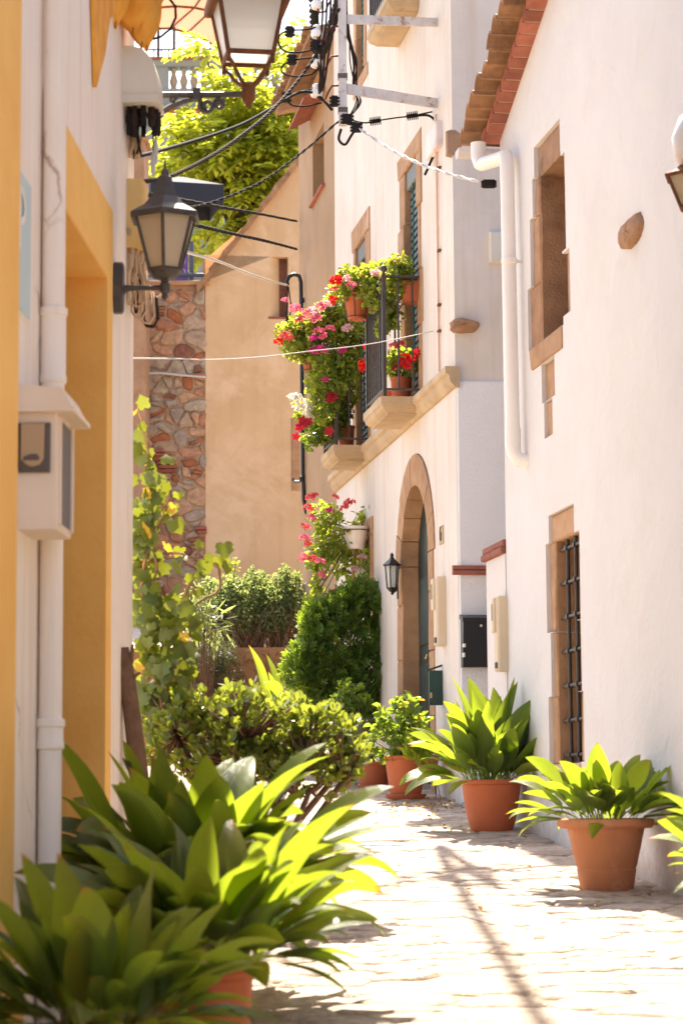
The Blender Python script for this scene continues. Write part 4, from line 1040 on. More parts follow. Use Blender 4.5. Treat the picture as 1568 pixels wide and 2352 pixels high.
for k in range(14):
    xx = rj.uniform(xj0+.02, xj1-.02); yy = -rj.uniform(.02, D-.01); l = rj.uniform(.05, .15); r = rj.uniform(.008, .018)
    mb = MB(); p = FL.W(xx, yy, zj0-.007); mb.lathe(p-Vector((0,0,l)), [(r*.6,0),(r,.01),(r,l*.4),(r*1.3,l*.45),(r*1.3,l*.7),(r,l*.72),(r,l)], 8); mb.build('gland', M['cable_brown'] if k % 3 else M['cable'], jb)
xd0 = FL.uv(291, 450, 0)[0]; xd1 = xd0+.16; z0_, z1_ = FL.uv(300, 530, -.06)[1], FL.uv(300, 366, -.06)[1]
mb = MB(); mb.bbox(FL, xd0, xd1, -.085, .002, z0_, z1_, .012); du = mb.build('cable_duct', M['ambox']); tag(du, 'ochre painted cable duct box between junction box and black lantern', 'electrical box')
cbn = thing('cable_bundle', 'tangled bundle of tan cables hanging down the house corner behind black lantern', 'cables', FL.W(xe-.1, -.05, FL.uv(320, 745)[1]), FL.rz)
for k in range(26):
    xx = rj.uniform(xd0-.02, xd1+.06); yy = -rj.uniform(.012, .09); zb2 = FL.uv(320, rj.uniform(640, 745), -.05)[1]; zt2 = FL.uv(320, 535 if k > 8 else 215, -.05)[1]
    if k <= 8: zb2 = FL.uv(320, 366, -.05)[1]; yy = -rj.uniform(.012, .06); xx = rj.uniform(xd0-.05, xd1-.06)
    path = [FL.W(xx+.014*math.sin(i*.9+k)+(xd0+.06-xx)*.4*math.sin(math.pi*i/10), min(-.010, yy+.012*math.cos(i*.7+k*2)), zt2+(zb2-zt2)*i/10) for i in range(11)]
    if k > 18:   # loops at the bottom
        path += [path[-1]+Vector((.02,-.01,-.03)), path[-1]+Vector((.05,-.01,-.035)), path[-1]+Vector((.07,-.01,0)), path[-1]+Vector((.06,0,.12))]
    mb = MB(); mb.tube(path, rj.uniform(.005, .009), 6); mb.build('cable', M['cable_tan'] if k % 4 else M['cable_brown'], cbn, smooth=True)
for (p0, p1) in (((352, 215), (358, 318)), ((342, 215), (352, 345))):
    a, b = atY(*p0, 11.2), atY(*p1, 11.2); mb = MB(); mb.tube([a, a.lerp(b, .5)+Vector((.01,0,0)), b], .004, 5); mb.build('cable', M['cable'], cbn)
    mb = MB(); mb.lathe(b-Vector((0,0,.13)), [(.003,0),(.011,.02),(.012,.10),(.004,.13)], 8); mb.build('splice', M['cable_white'], cbn)
a = [atY(x, y, 11.0) for x, y in ((362,-20),(388,-5),(403,15),(404,40),(392,66),(370,84),(352,90))]
mb = MB(); mb.tube(a, .0065, 6); mb.build('cable', M['cable'], cbn, smooth=True)

# ------------------------------------------------------------------ lanterns
def lantern_body(t, c, n, rb, rt, h, rot, fm, pm, bar=.008, roof=None, drop=None):
    c = Vector(c)
    def cor(r, z, k): a = rot+2*math.pi*k/n; return c+Vector((r*math.cos(a), r*math.sin(a), z))
    mb = MB()
    for k in range(n): mb.tube([cor(rb, 0, k), cor(rt, h, k)], bar, 6)
    mb.tube([cor(rb, 0, k) for k in range(n+1)], bar*1.2, 6); mb.tube([cor(rt, h, k) for k in range(n+1)], bar*1.2, 6)
    mb.build('frame', fm, t, smooth='auto')
    for k in range(n):
        p = [cor(rb-.004, .006, k), cor(rb-.004, .006, k+1), cor(rt-.004, h-.006, k+1), cor(rt-.004, h-.006, k)]
        nn = (p[1]-p[0]).cross(p[3]-p[0]).normalized()*.004
        mb = MB(); mb.hexa([q for q in p]+[q-nn for q in p]); mb.build('pane', pm, t)
    if roof: mb = MB(); mb.lathe(c+Vector((0,0,h)), roof, n, rot); mb.build('roof', fm, t)
    if drop: mb = MB(); mb.lathe(c, drop, 12, rot); mb.build('finial', fm, t, smooth='auto')
# black hexagonal lantern on the left house
c = atY(379, 622, 10.75); h = atY(379, 497, 10.75).z - c.z
wl = FL.uv(262, 660, 0)
la = thing('wall_lantern', 'black hexagonal lantern with milky panes on the cream house corner', 'lantern', FL.W(wl[0], -.01, wl[1]-.1), FL.rz)
lantern_body(la, c, 6, .078, .148, h, .52, M['lamp_iron'], M['milk'], .0075,
    roof=[(.135,-.012),(.165,-.022),(.172,-.02),(.172,.004),(.150,.018),(.105,.045),(.070,.085),(.048,.13),(.034,.18),(.022,.19),(.018,.21),(.006,.225),(.004,.26)],
    drop=[(.006,-.135),(.016,-.12),(.012,-.108),(.024,-.095),(.024,-.06),(.016,-.055),(.020,-.045),(.052,-.035),(.072,-.012),(.080,.0)])
zA = c.z-.078
mb = MB(); p0 = FL.W(wl[0], -.02, zA); p1 = Vector((c.x, c.y, zA)); mb.tube([p0, p0.lerp(p1, .25), p0.lerp(p1, .6), p1], [.02,.013,.011,.012], 10)
mb.tube([p0.lerp(p1,.05)+Vector((0,0,-.03)), p0.lerp(p1,.12)+Vector((0,0,-.012)), p0.lerp(p1,.25)], [.018,.014,.01], 8); mb.build('arm', M['lamp_iron'], la, smooth='auto')
mb = MB(); x0, z0_ = wl[0], zA
pts = [(x0-.02,z0_-.115),(x0+.02,z0_-.115),(x0+.05,z0_-.05),(x0+.065,z0_),(x0+.05,z0_+.05),(x0+.035,z0_+.11),(x0+.01,z0_+.125),(x0-.03,z0_+.11),(x0-.05,z0_+.04),(x0-.06,z0_),(x0-.05,z0_-.05)]
mb.prism(FL, pts, -.045, -.001, .012); mb.build('wall_plate', M['lamp_iron'], la)
# rusty square lantern on a scrolled bracket
c = atY(570, 134, 11.35); h = atY(570, 12, 11.35).z - c.z
FB = FC(11.35)
lb = thing('street_lantern', 'rusty square street lantern with hazy panes on a scrolled iron bracket', 'lantern', (FL.W(xe-.05,0,0).x, 11.35, c.z-.3))
lantern_body(lb, c, 4, .155, .222, h, math.pi/4+.16, M['rust'], M['clearish'], .011,
    roof=[(.20,-.004),(.262,-.012),(.275,.0),(.275,.035),(.21,.06),(.16,.12),(.09,.2),(.05,.26),(.02,.3)])
zA = atY(560, 217, 11.35).z
bc_ = Vector((c.x, c.y, zA))
mb = MB()
for k in range(4):
    a = math.pi/4+.16+math.pi/2*k; d = Vector((math.cos(a), math.sin(a), 0)); top = c + d*.15
    mb.tube([top+Vector((0,0,-.05)), top+Vector((0,0,0)), c+d*.15+Vector((0,0,-.03)), c+d*.11+Vector((0,0,-.06)), c+d*.09+Vector((0,0,-.09)), bc_+d*.05+Vector((0,0,.055)), bc_+d*.02+Vector((0,0,.04))], .010, 6)
mb.build('cradle', M['rust'], lb, smooth=True)
mb = MB(); mb.lathe(bc_, [(.003,-.07),(.012,-.06),(.018,-.045),(.03,-.03),(.036,.0),(.032,.03),(.042,.045),(.03,.055),(.0,.06)], 12); mb.build('socket', M['rust'], lb, smooth='auto')
wx = FL.W(xe-.1, 0, zA)
mb = MB(); mb.tube([Vector((wx.x+.01, 11.35, zA)), bc_], .0155, 10); mb.build('arm', M['lamp_iron'], lb, smooth='auto')
def scroll(mb, F, cx, cz, r0, turns, a0, y, th, sgn=1):
    n = int(16*turns)
    mb.tube([F.W(cx+r0*(1-.75*k/n)*math.cos(a0+sgn*2*math.pi*turns*k/n), y, cz+r0*(1-.75*k/n)*math.sin(a0+sgn*2*math.pi*turns*k/n)) for k in range(n+1)], th, 6)
mb = MB()
s1 = FB.uv(475, 243); s2 = FB.uv(503, 240); s0 = FB.uv(395, 247)
scroll(mb, FB, s1[0], s1[1], .038, 1.4, math.pi*.75, 0, .011); scroll(mb, FB, s2[0], s2[1], .03, 1.5, math.pi, 0, .009, -1)
q = [FB.uv(x, y) for x, y in ((340,275),(368,262),(390,246),(420,234),(448,228),(465,226))]
mb.tube([FB.W(a, 0, b) for a, b in q], [.016,.016,.014,.012,.011,.011], 8)
scroll(mb, FB, *FB.uv(398, 228), .018, 1.2, 0, 0, .008)
b0 = FB.uv(452, 215); mb.box(FB, b0[0]-.018, b0[0]+.018, -.022, .022, b0[1]-.035, b0[1]+.022)
mb.build('scroll_bracket', M['lamp_iron'], lb, smooth='auto')
mb = MB(); mb.box(FL, xe-.3, xe-.02, -.03, -.002, zA-.2, zA+.12); mb.build('wall_plate', M['lamp_iron'], lb)
# small lantern beside the arched door
lp = FH.uv(914, 1315); cz0 = FH.uv(900, 1350, -.10)[1]; ch = FH.uv(900, 1297, -.10)[1]-cz0
c = FH.W(FH.uv(900, 1320, -.09)[0], -.09, cz0)
lc = thing('wall_lantern', 'small dark lantern with clear panes beside the arched stone doorway', 'lantern', FH.W(lp[0], -.01, cz0-.1), FH.rz)
lantern_body(lc, c, 6, .042, .058, ch, .2, M['black_metal'], M['clearish'], .005,
    roof=[(.055,-.005),(.075,-.004),(.075,.006),(.05,.03),(.022,.055),(.012,.075),(.018,.085),(.004,.105)],
    drop=[(.004,-.055),(.014,-.045),(.01,-.035),(.03,-.02),(.044,0)])
mb = MB(); mb.tube([FH.W(lp[0]+.03, .0, cz0+.02), FH.W(lp[0]+.03, -.05, cz0-.02), c+Vector((0,0,-.03))], .008, 6); mb.bbox(FH, lp[0]+.0, lp[0]+.06, -.015, .004, cz0-.07, cz0+.12, .005); mb.build('bracket', M['black_metal'], lc)
# lantern on a white bracket at the right
Yr = 11.0; c = atY(1592, 478, Yr); hh = atY(1592, 404, Yr).z-c.z
wxr = FR.uv(1700, 300)[0]; 
ld = thing('wall_lantern', 'rust brown lantern hanging from a thick white bracket on the gable wall', 'lantern', (3.64-.159*Yr, Yr, c.z))
lantern_body(ld, c, 6, .065, .13, hh, .3, M['rust'], M['milk'], .008, roof=[(.12,-.01),(.142,-.012),(.145,.0),(.10,.02),(.05,.06),(.03,.09)], drop=[(.006,-.05),(.02,-.03),(.065,0)])
p = c+Vector((0,0,hh+.07)); wp = Vector((3.64-.159*Yr, Yr, p.z-.02))
mb = MB(); mb.tube([p+Vector((.0,0,-.04)), p+Vector((-.01,0,.02)), p+Vector((-.012,0,.10)), p+Vector((.01,0,.17)), p+Vector((.06,0,.215)), p+Vector((.14,0,.22)), wp+Vector((.03,0,.18))], [.045,.075,.085,.08,.07,.06,.05], 12); mb.build('bracket', M['pvc'], ld, smooth=True)

# ------------------------------------------------------------------ meter boxes, letter boxes, plate
def meter(F, xl, xr, yt, yb, label, dep=.07):
    x0, x1 = F.uv(xl, (yt+yb)/2, -dep)[0], F.uv(xr, (yt+yb)/2, 0)[0]; xm = (xl+xr)/2
    z1, z0 = F.uv(xm, yt, -dep)[1], F.uv(xm, yb, -dep)[1]; h = z1-z0
    t = thing('meter_box', label, 'meter box', F.W((x0+x1)/2, -dep/2, z0), F.rz)
    mb = MB(); mb.bbox(F, x0, x1, -dep, .002, z0, z1, .012); mb.build('body', M['meterbox'], t)
    mb = MB(); mb.bbox(F, x0+.015, x0+(x1-x0)*.62, -dep-.02, -dep, z0+h*.52, z1-.01, .008); mb.build('cover', M['meterbox'], t)
    mb = MB(); mb.bbox(F, x0+.03, x0+(x1-x0)*.5, -dep-.024, -dep-.018, z0+h*.68, z0+h*.9, .003); mb.build('window', M['meterwin'], t)
    mb = MB(); mb.box(F, x0+(x1-x0)*.55, x1-.02, -dep-.012, -dep, z0+.02, z0+.06); mb.build('latch', M['grey_dark'], t)
    return t
meter(FH, 994, 1024, 1320, 1480, 'beige meter box between the arched doorway and the house corner')
meter(FR, 1133, 1166, 1365, 1540, 'beige meter box on the short garden wall under the brick coping')
meter(FH, 697, 713, 1335, 1470, 'beige meter box low on the narrow ochre house', .05)
np_ = FH.rect(1010, 1019, 1208, 1250); nt_ = thing('house_number', 'small brass plate with number six near the house corner', 'sign', FH.W((np_[0]+np_[1])/2, 0, np_[2]), FH.rz)
mb = MB(); mb.bbox(FH, np_[0], np_[1], -.008, .001, np_[2], np_[3], .002); mb.build('plate', M['balcony_stone'], nt_)
mb = MB(); cx, cz_ = (np_[0]+np_[1])/2, np_[2]+(np_[3]-np_[2])*.42; w = (np_[1]-np_[0])*.2
mb.tube([FH.W(cx+w*math.cos(a), -.010, cz_+w*math.sin(a)) for a in [k*math.pi/6 for k in range(13)]], .006, 5)
mb.tube([FH.W(cx-w, -.010, cz_), FH.W(cx-w*.9, -.010, cz_+w*1.2), FH.W(cx-w*.2, -.010, cz_+w*2.1), FH.W(cx+w*.7, -.010, cz_+w*2.3)], .006, 5); mb.build('digit', M['grey_dark'], nt_)
# black letter box on the side wall
x0, x1, z0, z1 = FS.rect(1062, 1150, 1414, 1532, -.1)
bx = thing('letter_box', 'black steel letter box mounted on the white side wall under the coping', 'letter box', FS.W((x0+x1)/2, -.08, z0), FS.rz)
mb = MB()
mb.hexa([FS.W(x0,-.10,z0),FS.W(x1,-.10,z0),FS.W(x1,-.14,z1-.02),FS.W(x0,-.14,z1-.02),FS.W(x0,-.022,z0),FS.W(x1,-.022,z0),FS.W(x1,-.022,z1-.02),FS.W(x0,-.022,z1-.02)]); mb.build('body', M['black_metal'], bx)
mb = MB(); mb.hexa([FS.W(x0-.008,-.15,z1-.05),FS.W(x1+.008,-.15,z1-.05),FS.W(x1+.008,-.15,z1-.018),FS.W(x0-.008,-.15,z1-.018),FS.W(x0-.008,-.022,z1-.019),FS.W(x1+.008,-.022,z1-.019),FS.W(x1+.008,-.022,z1+.012),FS.W(x0-.008,-.022,z1+.012)]); mb.build('lid', M['black_metal'], bx)
lk = FS.uv(1104, 1437, -.14); mb = MB(); mb.tube([FS.W(lk[0], -.130, lk[1]), FS.W(lk[0], -.146, lk[1])], .009, 12); mb.build('lock', M['galv'], bx)
mb = MB(); mb.box(FS, x0-.002, x0+.012, -.142, -.10, z0+.14, z0+.165); mb.build('sticker', M['signwhite'], bx)
mb = MB(); mb.box(FS, x0-.003, x0+.01, -.13, -.09, z0+.07, z0+.10); mb.build('sticker', M['signwhite'], bx)
# green letter box beside the door
gx0 = FH.uv(986, 1580, -.10)[0]; gx1 = FH.uv(1014, 1580, 0)[0]; gz0 = FH.uv(1000, 1620, -.05)[1]; gz1 = FH.uv(1000, 1540, -.05)[1]
gbx = thing('letter_box', 'dark green metal letter box hung beside the arched doorway', 'letter box', FH.W((gx0+gx1)/2, -.05, gz0), FH.rz)
mb = MB(); mb.bbox(FH, gx0, gx1, -.10, .002, gz0, gz1, .006); mb.build('body', M['green_metal'], gbx)
mb = MB(); mb.hexa([FH.W(gx0-.01,-.12,gz1-.01),FH.W(gx1+.01,-.12,gz1-.01),FH.W(gx1+.01,-.12,gz1+.006),FH.W(gx0-.01,-.12,gz1+.006),FH.W(gx0-.01,.0,gz1+.03),FH.W(gx1+.01,.0,gz1+.03),FH.W(gx1+.01,.0,gz1+.046),FH.W(gx0-.01,.0,gz1+.046)]); mb.build('lid', M['green_metal'], gbx)
mb = MB(); mb.box(FH, gx0+.04, gx0+.09, -.104, -.099, gz0+.05, gz0+.09); mb.build('badge', M['brass'], gbx)
# small boxes and conduits at the corner of house six
x0, x1, z0, z1 = FH.rect(979, 1004, 294, 352, -.04)
mb = MB(); mb.bbox(FH, x0, x1, -.05, .002, z0, z1, .008); tag(mb.build('connection_box', M['rough_plaster']), 'small grey white connection box high beside the shuttered window', 'electrical box')
x0, x1, z0, z1 = FS.rect(1121, 1160, 535, 605, .0)
mb = MB(); mb.bbox(FS, x0, x1, -.05, .032, z0, z1, .01); tag(mb.build('connection_box', M['greybox']), 'pale connection box on the stained wall behind the downpipe', 'electrical box')
cx = FH.uv(1008, 550)[0]
mb = MB(); zA, zB = FH.uv(1008, 250, -.015)[1], FH.uv(1018, 868, -.015)[1]; mb.tube([FH.W(cx, -.014, zA), FH.W(cx+.01, -.014, zB)], .008, 7)
cp = mb.build('conduit', pbr('copper_paint', (0.66,0.42,0.30), rough=.6, bstr=0)); tag(cp, 'thin pinkish copper conduit running down the corner of house six', 'conduit')
for py in (385, 575, 700, 760):
    xx, zz = FH.uv(1009, py, -.01); b = MB(); b.box(FH, xx-.04, xx+.02, -.024, .002, zz-.008, zz+.008); M_ = wmat(cp); o = b.build('clip', M['rust'], cp)

# ------------------------------------------------------------------ cable rack on house six
YR = 17.55
rk = thing('cable_rack', 'rusty white steel cable rack with two arms and ceramic insulators', 'cable rack', FH.W(xc6-.35, 0, 6.4))
pt, pb_ = atY(786, -60, YR), atY(787, 288, YR)
Fp = FC(YR); x0, x1 = Fp.uv(777, 150)[0], Fp.uv(796, 150)[0]
mb = MB(); mb.box(Fp, x0, x1, -.03, .03, pb_.z, pt.z); mb.build('post', M['galv'], rk)
for (ya, yb, ww) in ((44, 52, .034), (204, 238, .038)):
    a = atY(796, ya, YR); xw, zw = FH.uv(1003, yb); b = FH.W(xw, .0, zw)
    mb = MB(); d = (b-a).normalized(); up_ = Vector((0,0,1)); s_ = d.cross(up_).normalized()*.012; u_ = Vector((0,0,ww))
    mb.hexa([a-s_-u_, b-s_-u_, b-s_+u_, a-s_+u_, a+s_-u_, b+s_-u_, b+s_+u_, a+s_+u_]); mb.build('arm', M['galv'], rk)
for (yy) in (88, 152):
    zz = atY(786, yy*2 if False else yy, YR).z
for yy in (175, 305/1.0):
    pass
for zpx in (182, 262):
    zz = atY(786, zpx*.97, YR).z; mb = MB(); mb.box(Fp, x0-.006, x1+.006, -.036, .036, zz-.018, zz+.018); mb.build('clamp', M['grey_dark'], rk)
ins = [(728, 6), (728, 72), (727, 140), (727, 208)]
insp = []
for (px, py) in ins:
    p = atY(px, py, YR-.02); insp.append(p)
    hk = MB(); q = atY(781, py-12, YR); hk.tube([q, q.lerp(p, .35)+Vector((0,0,.01)), q.lerp(p, .5)+Vector((0,0,-.03)), p.lerp(q, .35)+Vector((0,0,-.085)), p+Vector((.02,0,-.075)), p+Vector((0,0,-.045))], .0085, 7)
    hk.build('hook', M['hookred'], rk, smooth=True)
    b = MB(); b.lathe(p, [(.012,-.05),(.04,-.048),(.046,-.03),(.045,.0),(.034,.008),(.026,.012),(.026,.022),(.03,.03),(.03,.045),(.018,.05),(.004,.05)], 14); b.build('insulator', M['ceramic'], rk, smooth='auto')
# wires looping between insulators and clamps
def wire(label, pts, r, mat, twist=0, name='cable', n=8, group=None, sm=True):
    """catmull-rom cable through points; twist = number of strands wound round each other"""
    P = [Vector(p) for p in pts]; P = [P[0]*2-P[1]] + P + [P[-1]*2-P[-2]]
    path = []
    for i in range(1, len(P)-2):
        for k in range(n):
            t = k/n; a, b, c_, d = P[i-1], P[i], P[i+1], P[i+2]
            path.append(.5*((2*b)+(c_-a)*t+(2*a-5*b+4*c_-d)*t*t+(3*b-a-3*c_+d)*t**3))
    path.append(P[-2])
    mb = MB()
    if not twist: mb.tube(path, r, 6)
    else:
        # resample finely
        tot = sum((path[i+1]-path[i]).length for i in range(len(path)-1)); m = min(160, max(40, int(tot/.045)))
        fine = []; acc = 0; i = 0; seg = [(path[i+1]-path[i]).length for i in range(len(path)-1)]
        for k in range(m+1):
            s = tot*k/m
            while i < len(seg)-1 and acc+seg[i] < s: acc += seg[i]; i += 1
            fine.append((path[i].lerp(path[i+1], min(1, (s-acc)/max(1e-6, seg[i]))), s))
        for j in range(twist):
            pp = []
            for q, (p, s) in enumerate(fine):
                d = (fine[min(q+1, m)][0]-fine[max(q-1, 0)][0]).normalized(); a = Vector((0,0,1)); a = (a-d*a.dot(d)).normalized(); c_ = d.cross(a)
                t = 2*math.pi*(s/.30+j/twist); pp.append(p+(a*math.cos(t)+c_*math.sin(t))*r*1.05)
            mb.tube(pp, r, 5)
    o = mb.build(name, mat, smooth=sm); return tag(o, label, 'cable', group) if label else o
def Yl(pts): return [atY(x, y, Y) for x, y, Y in pts]
for i, (lp_) in enumerate((((728,62),(700,68),(670,70),(645,78),(640,100),(655,118),(690,120),(728,112)), ((728,132),(700,134),(668,140),(648,152),(650,168),(680,176),(715,170),(730,158)), ((728,204),(700,208),(675,215),(660,222),(668,240),(700,244),(738,236)))):
    o = wire(['black looped jumper wire at the top ceramic insulator', 'black looped jumper wire at the middle ceramic insulator', 'black looped jumper wire at the lowest ceramic insulator'][i], Yl([(x, y, YR-.04) for x, y in lp_]), .007, M['cable'], name='jumper_wire')
def clamp(px, py, Y, w=.05, h=.075):
    p = atY(px, py, Y); F_ = FC(Y); mb = MB(); x, z = p.x, p.z
    mb.bbox(F_, x-w/2, x+w/2, -.03, .03, z-h/2, z+h/2, .01)
    for k in range(3): mb.box(F_, x-w/2-.012, x+w/2+.012, -.02, .02, z-h/2+h*(k+.2)/3, z-h/2+h*(k+.55)/3)
    return mb
for i, (px, py) in enumerate(((665, 72), (670, 136), (658, 222), (724, 105), (768, 232))):
    tag(clamp(px, py, YR-.04).build('cable_clamp', M['cable']), ['black ridged clamp on the top looped jumper wire', 'black ridged clamp on the middle looped jumper wire', 'black ridged clamp on the lowest looped jumper wire', 'black ridged clamp hanging under the topmost insulators', 'black ridged clamp next to the rack post above the open cable end'][i], 'clamp')
# main cables from the left side up to the rack
wire('thick black cable sagging from the left house to the cable rack', Yl([(300,362,11.8),(345,352,12.5),(430,328,14),(500,306,15),(560,283,15.8),(620,250,16.5),(680,215,17.2),(715,212,17.5),(740,228,17.5),(762,252,17.4)]), .011, M['cable'])
wire('thick brown twisted cable climbing from the lantern to the top of the rack', Yl([(320,420,12.0),(400,402,13),(500,350,14.6),(560,308,15.4),(620,258,16.2),(680,190,17),(735,112,17.5),(765,60,17.6),(778,20,17.5)]), .007, M['cable_brown'], 3)
wire('thin twisted black pair from the navy parasol to the foot of the rack', Yl([(400,480,14),(470,470,14.8),(560,437,15.6),(620,405,16.2),(700,345,17),(770,285,17.5),(790,272,17.52)]), .005, M['cable'], 2)
wire('upper twisted black line tied to the ochre house corner', Yl([(345,448,12),(430,462,15),(520,478,19),(600,492,23),(681,508,26.0)]), .0075, M['cable'], 3)
wire('lower twisted black line tied to the ochre house corner', Yl([(330,490,12),(445,516,16),(540,538,20),(620,556,23.5),(681,572,26.0)]), .008, M['cable'], 4)
wire('pale twisted wire running to the gooseneck tube', Yl([(425,578,15),(500,600,18),(570,628,21),(620,645,23.5),(658,655,25.5)]), .006, M['cable_white'], 2)
wire('single pale line stretched across the street at balcony height', Yl([(300,823,11.5),(400,824,12.6),(490,826,14),(600,820,15.5),(700,808,16.6),(850,790,17.8),(1003,759,18.25)]), .0035, M['cable_white'])
wire('short pale cable pinned along the rubble wall', Yl([(336,858,32.9),(370,857,32.9),(420,862,32.9),(472,866,32.9)]), .016, M['cable_white'], name='cable')
wire('white and black twisted cable from the rack to the downpipe', Yl([(822,294,17.5),(900,345,17.1),(980,383,16.7),(1050,405,16.4),(1112,420,16.15)]), .0065, M['galv'], 2)
tag(clamp(818, 292, 17.5, .07, .07).build('cable_clamp', M['cable']), 'black cable clamp at the foot of the rack post, end of the twisted white cable', 'clamp')
tag(clamp(797, 274, 17.52, .075, .075).build('cable_clamp', M['cable']), 'black ridged clamp tied to the bottom of the rack post', 'clamp')
tag(clamp(1122, 422, 16.13, .08, .05).build('cable_clamp', M['cable']), 'black clamp at the downpipe end of the twisted cable', 'clamp')
def ribbed(px, py, Y, label):
    a = atY(px-13, py+2, Y); b = atY(px+13, py-2, Y); mb = MB(); mb.tube([a, b], .016, 8)
    for k in range(6): c_ = a.lerp(b, (k+.5)/6); mb.tube([c_, c_+(b-a).normalized()*.006], .034, 10)
    tag(mb.build('strain_insulator', M['cable'], smooth='auto'), label, 'insulator')
ribbed(861, 278, 17.7, 'black ribbed strain insulator on the short span near the rack')
ribbed(946, 266, 18.0, 'black ribbed strain insulator on the short span near the wall eye')
wire('black span of wire carrying the ribbed insulators to the wall eye', Yl([(800,274,17.52),(835,282,17.6),(861,278,17.7),(905,271,17.85),(946,266,18.0),(1000,255,18.2)]), .006, M['cable'])
wire('black cable drop looping from the wall eye beside the connection box', Yl([(946,266,18.0),(985,266,18.1),(1003,290,18.1),(1000,340,18.1),(985,380,18.1),(975,402,18.1)]), .010, M['cable'])
wire('black loop of cable hanging below the rack foot', Yl([(783,296,17.5),(778,320,17.5),(792,332,17.5),(806,312,17.5),(816,296,17.5)]), .010, M['cable'])
rr2 = random.Random(9)
for k in range(7):
    xs_ = 800+rr2.uniform(-4, 18); wire('black wire straggling down the inner side of the rack post', Yl([(786+rr2.uniform(0,10), -20, 17.6), (798+rr2.uniform(-8,8), 70, 17.7), (812+rr2.uniform(-12,10), 140, 17.8), (820+rr2.uniform(-10,12), 200, 17.8), (822+rr2.uniform(-6,8), 235, 17.75), (800, 272, 17.55)]), .005, M['cable'], group='wires behind the rack post')
for k in range(4):
    xs_ = 742+k*9; wire('dark cable dropping along the insulators', Yl([(xs_, -30, 17.5), (xs_-3, 60, 17.5), (xs_-14, 120, 17.5), (735+k*3, 170+8*k, 17.48), (732, 200+5*k, 17.48)]), .008, M['cable_brown'], group='cables along the insulators')
wire('dark lead hanging from the pale line beside the balcony shutter', Yl([(1001,760,18.22),(1000,800,18.24),(1006,840,18.22),(1018,866,18.0)]), .006, M['cable'])
# overhead service cable running back down the street, throwing its shadow on the paving
g_ = [onground(x, y) for x, y in ((1010,1950),(1060,2050),(1130,2170),(1240,2350))]
hs = [(7.75-0.0), 8.0, 8.3, 8.75]
sp = []
for q, zt_ in zip(g_, hs):
    t = (zt_-q.z)/SUNDIR.z; sp.append(q+SUNDIR*t)
sp = [atY(788, -25, YR)] + sp + [sp[-1]+(sp[-1]-sp[-2])*2.2]
wire('bundle of overhead service cables running down the street above the paving', sp, .022, M['cable'], 3)
# gooseneck tube on the ochre house
gnk = thing('gooseneck_tube', 'black gooseneck cable tube standing at the corner of the ochre house', 'cable tube', FH.W(xo0+.1, -.03, 3.4), FH.rz)
Yg = 25.6
mb = MB(); mb.tube(Yl([(660,655,Yg),(659,645,Yg),(664,635,Yg),(675,630,Yg),(687,634,Yg),(691,648,Yg),(692,700,Yg)]+[(692+ .5*k, 700+48*k, Yg) for k in range(1, 9)]+[(698,1150,Yg),(704,1180,Yg)]), .022, 9); mb.build('tube', M['black_metal'], gnk, smooth=True)
for py in (690, 920, 1100):
    mb = MB(); p = atY(693, py, Yg); mb.lathe(p, [(.022,-.03),(.028,-.025),(.028,.025),(.022,.03)], 9); mb.build('joint', M['black_metal'], gnk)
mb = MB(); mb.tube(Yl([(662,658,Yg),(668,700,Yg),(664,745,Yg)]), .008, 5); mb.tube(Yl([(660,658,Yg),(660,690,Yg),(658,735,Yg)]), .008, 5); mb.build('lead', M['cable'], gnk)
for (px, py) in ((663, 733), (658, 745)):
    mb = MB(); mb.lathe(atY(px, py, Yg), [(.01,-.05),(.03,-.04),(.03,.03),(.01,.05)], 8); mb.build('cap', M['cable'], gnk)
mb = MB(); mb.tube(Yl([(690,1106,Yg),(676,1106,Yg),(672,1102,Yg),(674,1098,Yg)]), .012, 6); tag(mb.build('iron_hook', M['iron']), 'small iron hook in the ochre wall beside the black tube', 'hook')
# ------------------------------------------------------------------ leaves
M['asp'] = leafmat('aspidistra_leaf', (0.045,0.088,0.018), (0.10,0.155,0.028), 0.42, 0.42, False, (0.46,0.58,0.03), 0.45, vein=True, tip=True, old=(0.20,0.17,0.02))
M['ger'] = leafmat('geranium_leaf', (0.06,0.125,0.028), (0.17,0.23,0.04), 0.5, 0.45, True, (0.62,0.68,0.06))
M['ger_dry'] = leafmat('dry_leaf', (0.20,0.11,0.04), (0.26,0.16,0.05), 0.4, 0.6, True, (0.55,0.30,0.06))
M['tree'] = leafmat('tree_leaf', (0.10,0.15,0.02), (0.22,0.255,0.03), 0.55, 0.38, True, (0.80,0.82,0.06))
M['hedge'] = leafmat('hedge_leaf', (0.095,0.13,0.06), (0.22,0.25,0.14), 0.38, 0.17, True, (0.55,0.64,0.16))
M['jade'] = leafmat('jade_leaf', (0.06,0.105,0.03), (0.15,0.19,0.045), 0.36, 0.18, True, (0.50,0.55,0.05))
M['conifer'] = leafmat('conifer_spray', (0.03,0.07,0.014), (0.075,0.14,0.02), 0.36, 0.6, True, (0.42,0.58,0.04))
M['lime_conifer'] = leafmat('lime_conifer_spray', (0.13,0.19,0.02), (0.2,0.27,0.03), 0.5, 0.6, True, (0.62,0.72,0.04))
M['rose'] = leafmat('shrub_leaf', (0.045,0.10,0.028), (0.10,0.16,0.035), 0.42, 0.25, True, (0.50,0.64,0.05))
M['ivy'] = leafmat('ivy_leaf', (0.055,0.09,0.012), (0.10,0.13,0.016), 0.32, 0.45, False, (0.31,0.33,0.02))
M['ivy_yellow'] = leafmat('yellow_ivy_leaf', (0.40,0.25,0.02), (0.45,0.33,0.03), 0.4, 0.45, False, (0.8,0.5,0.03))
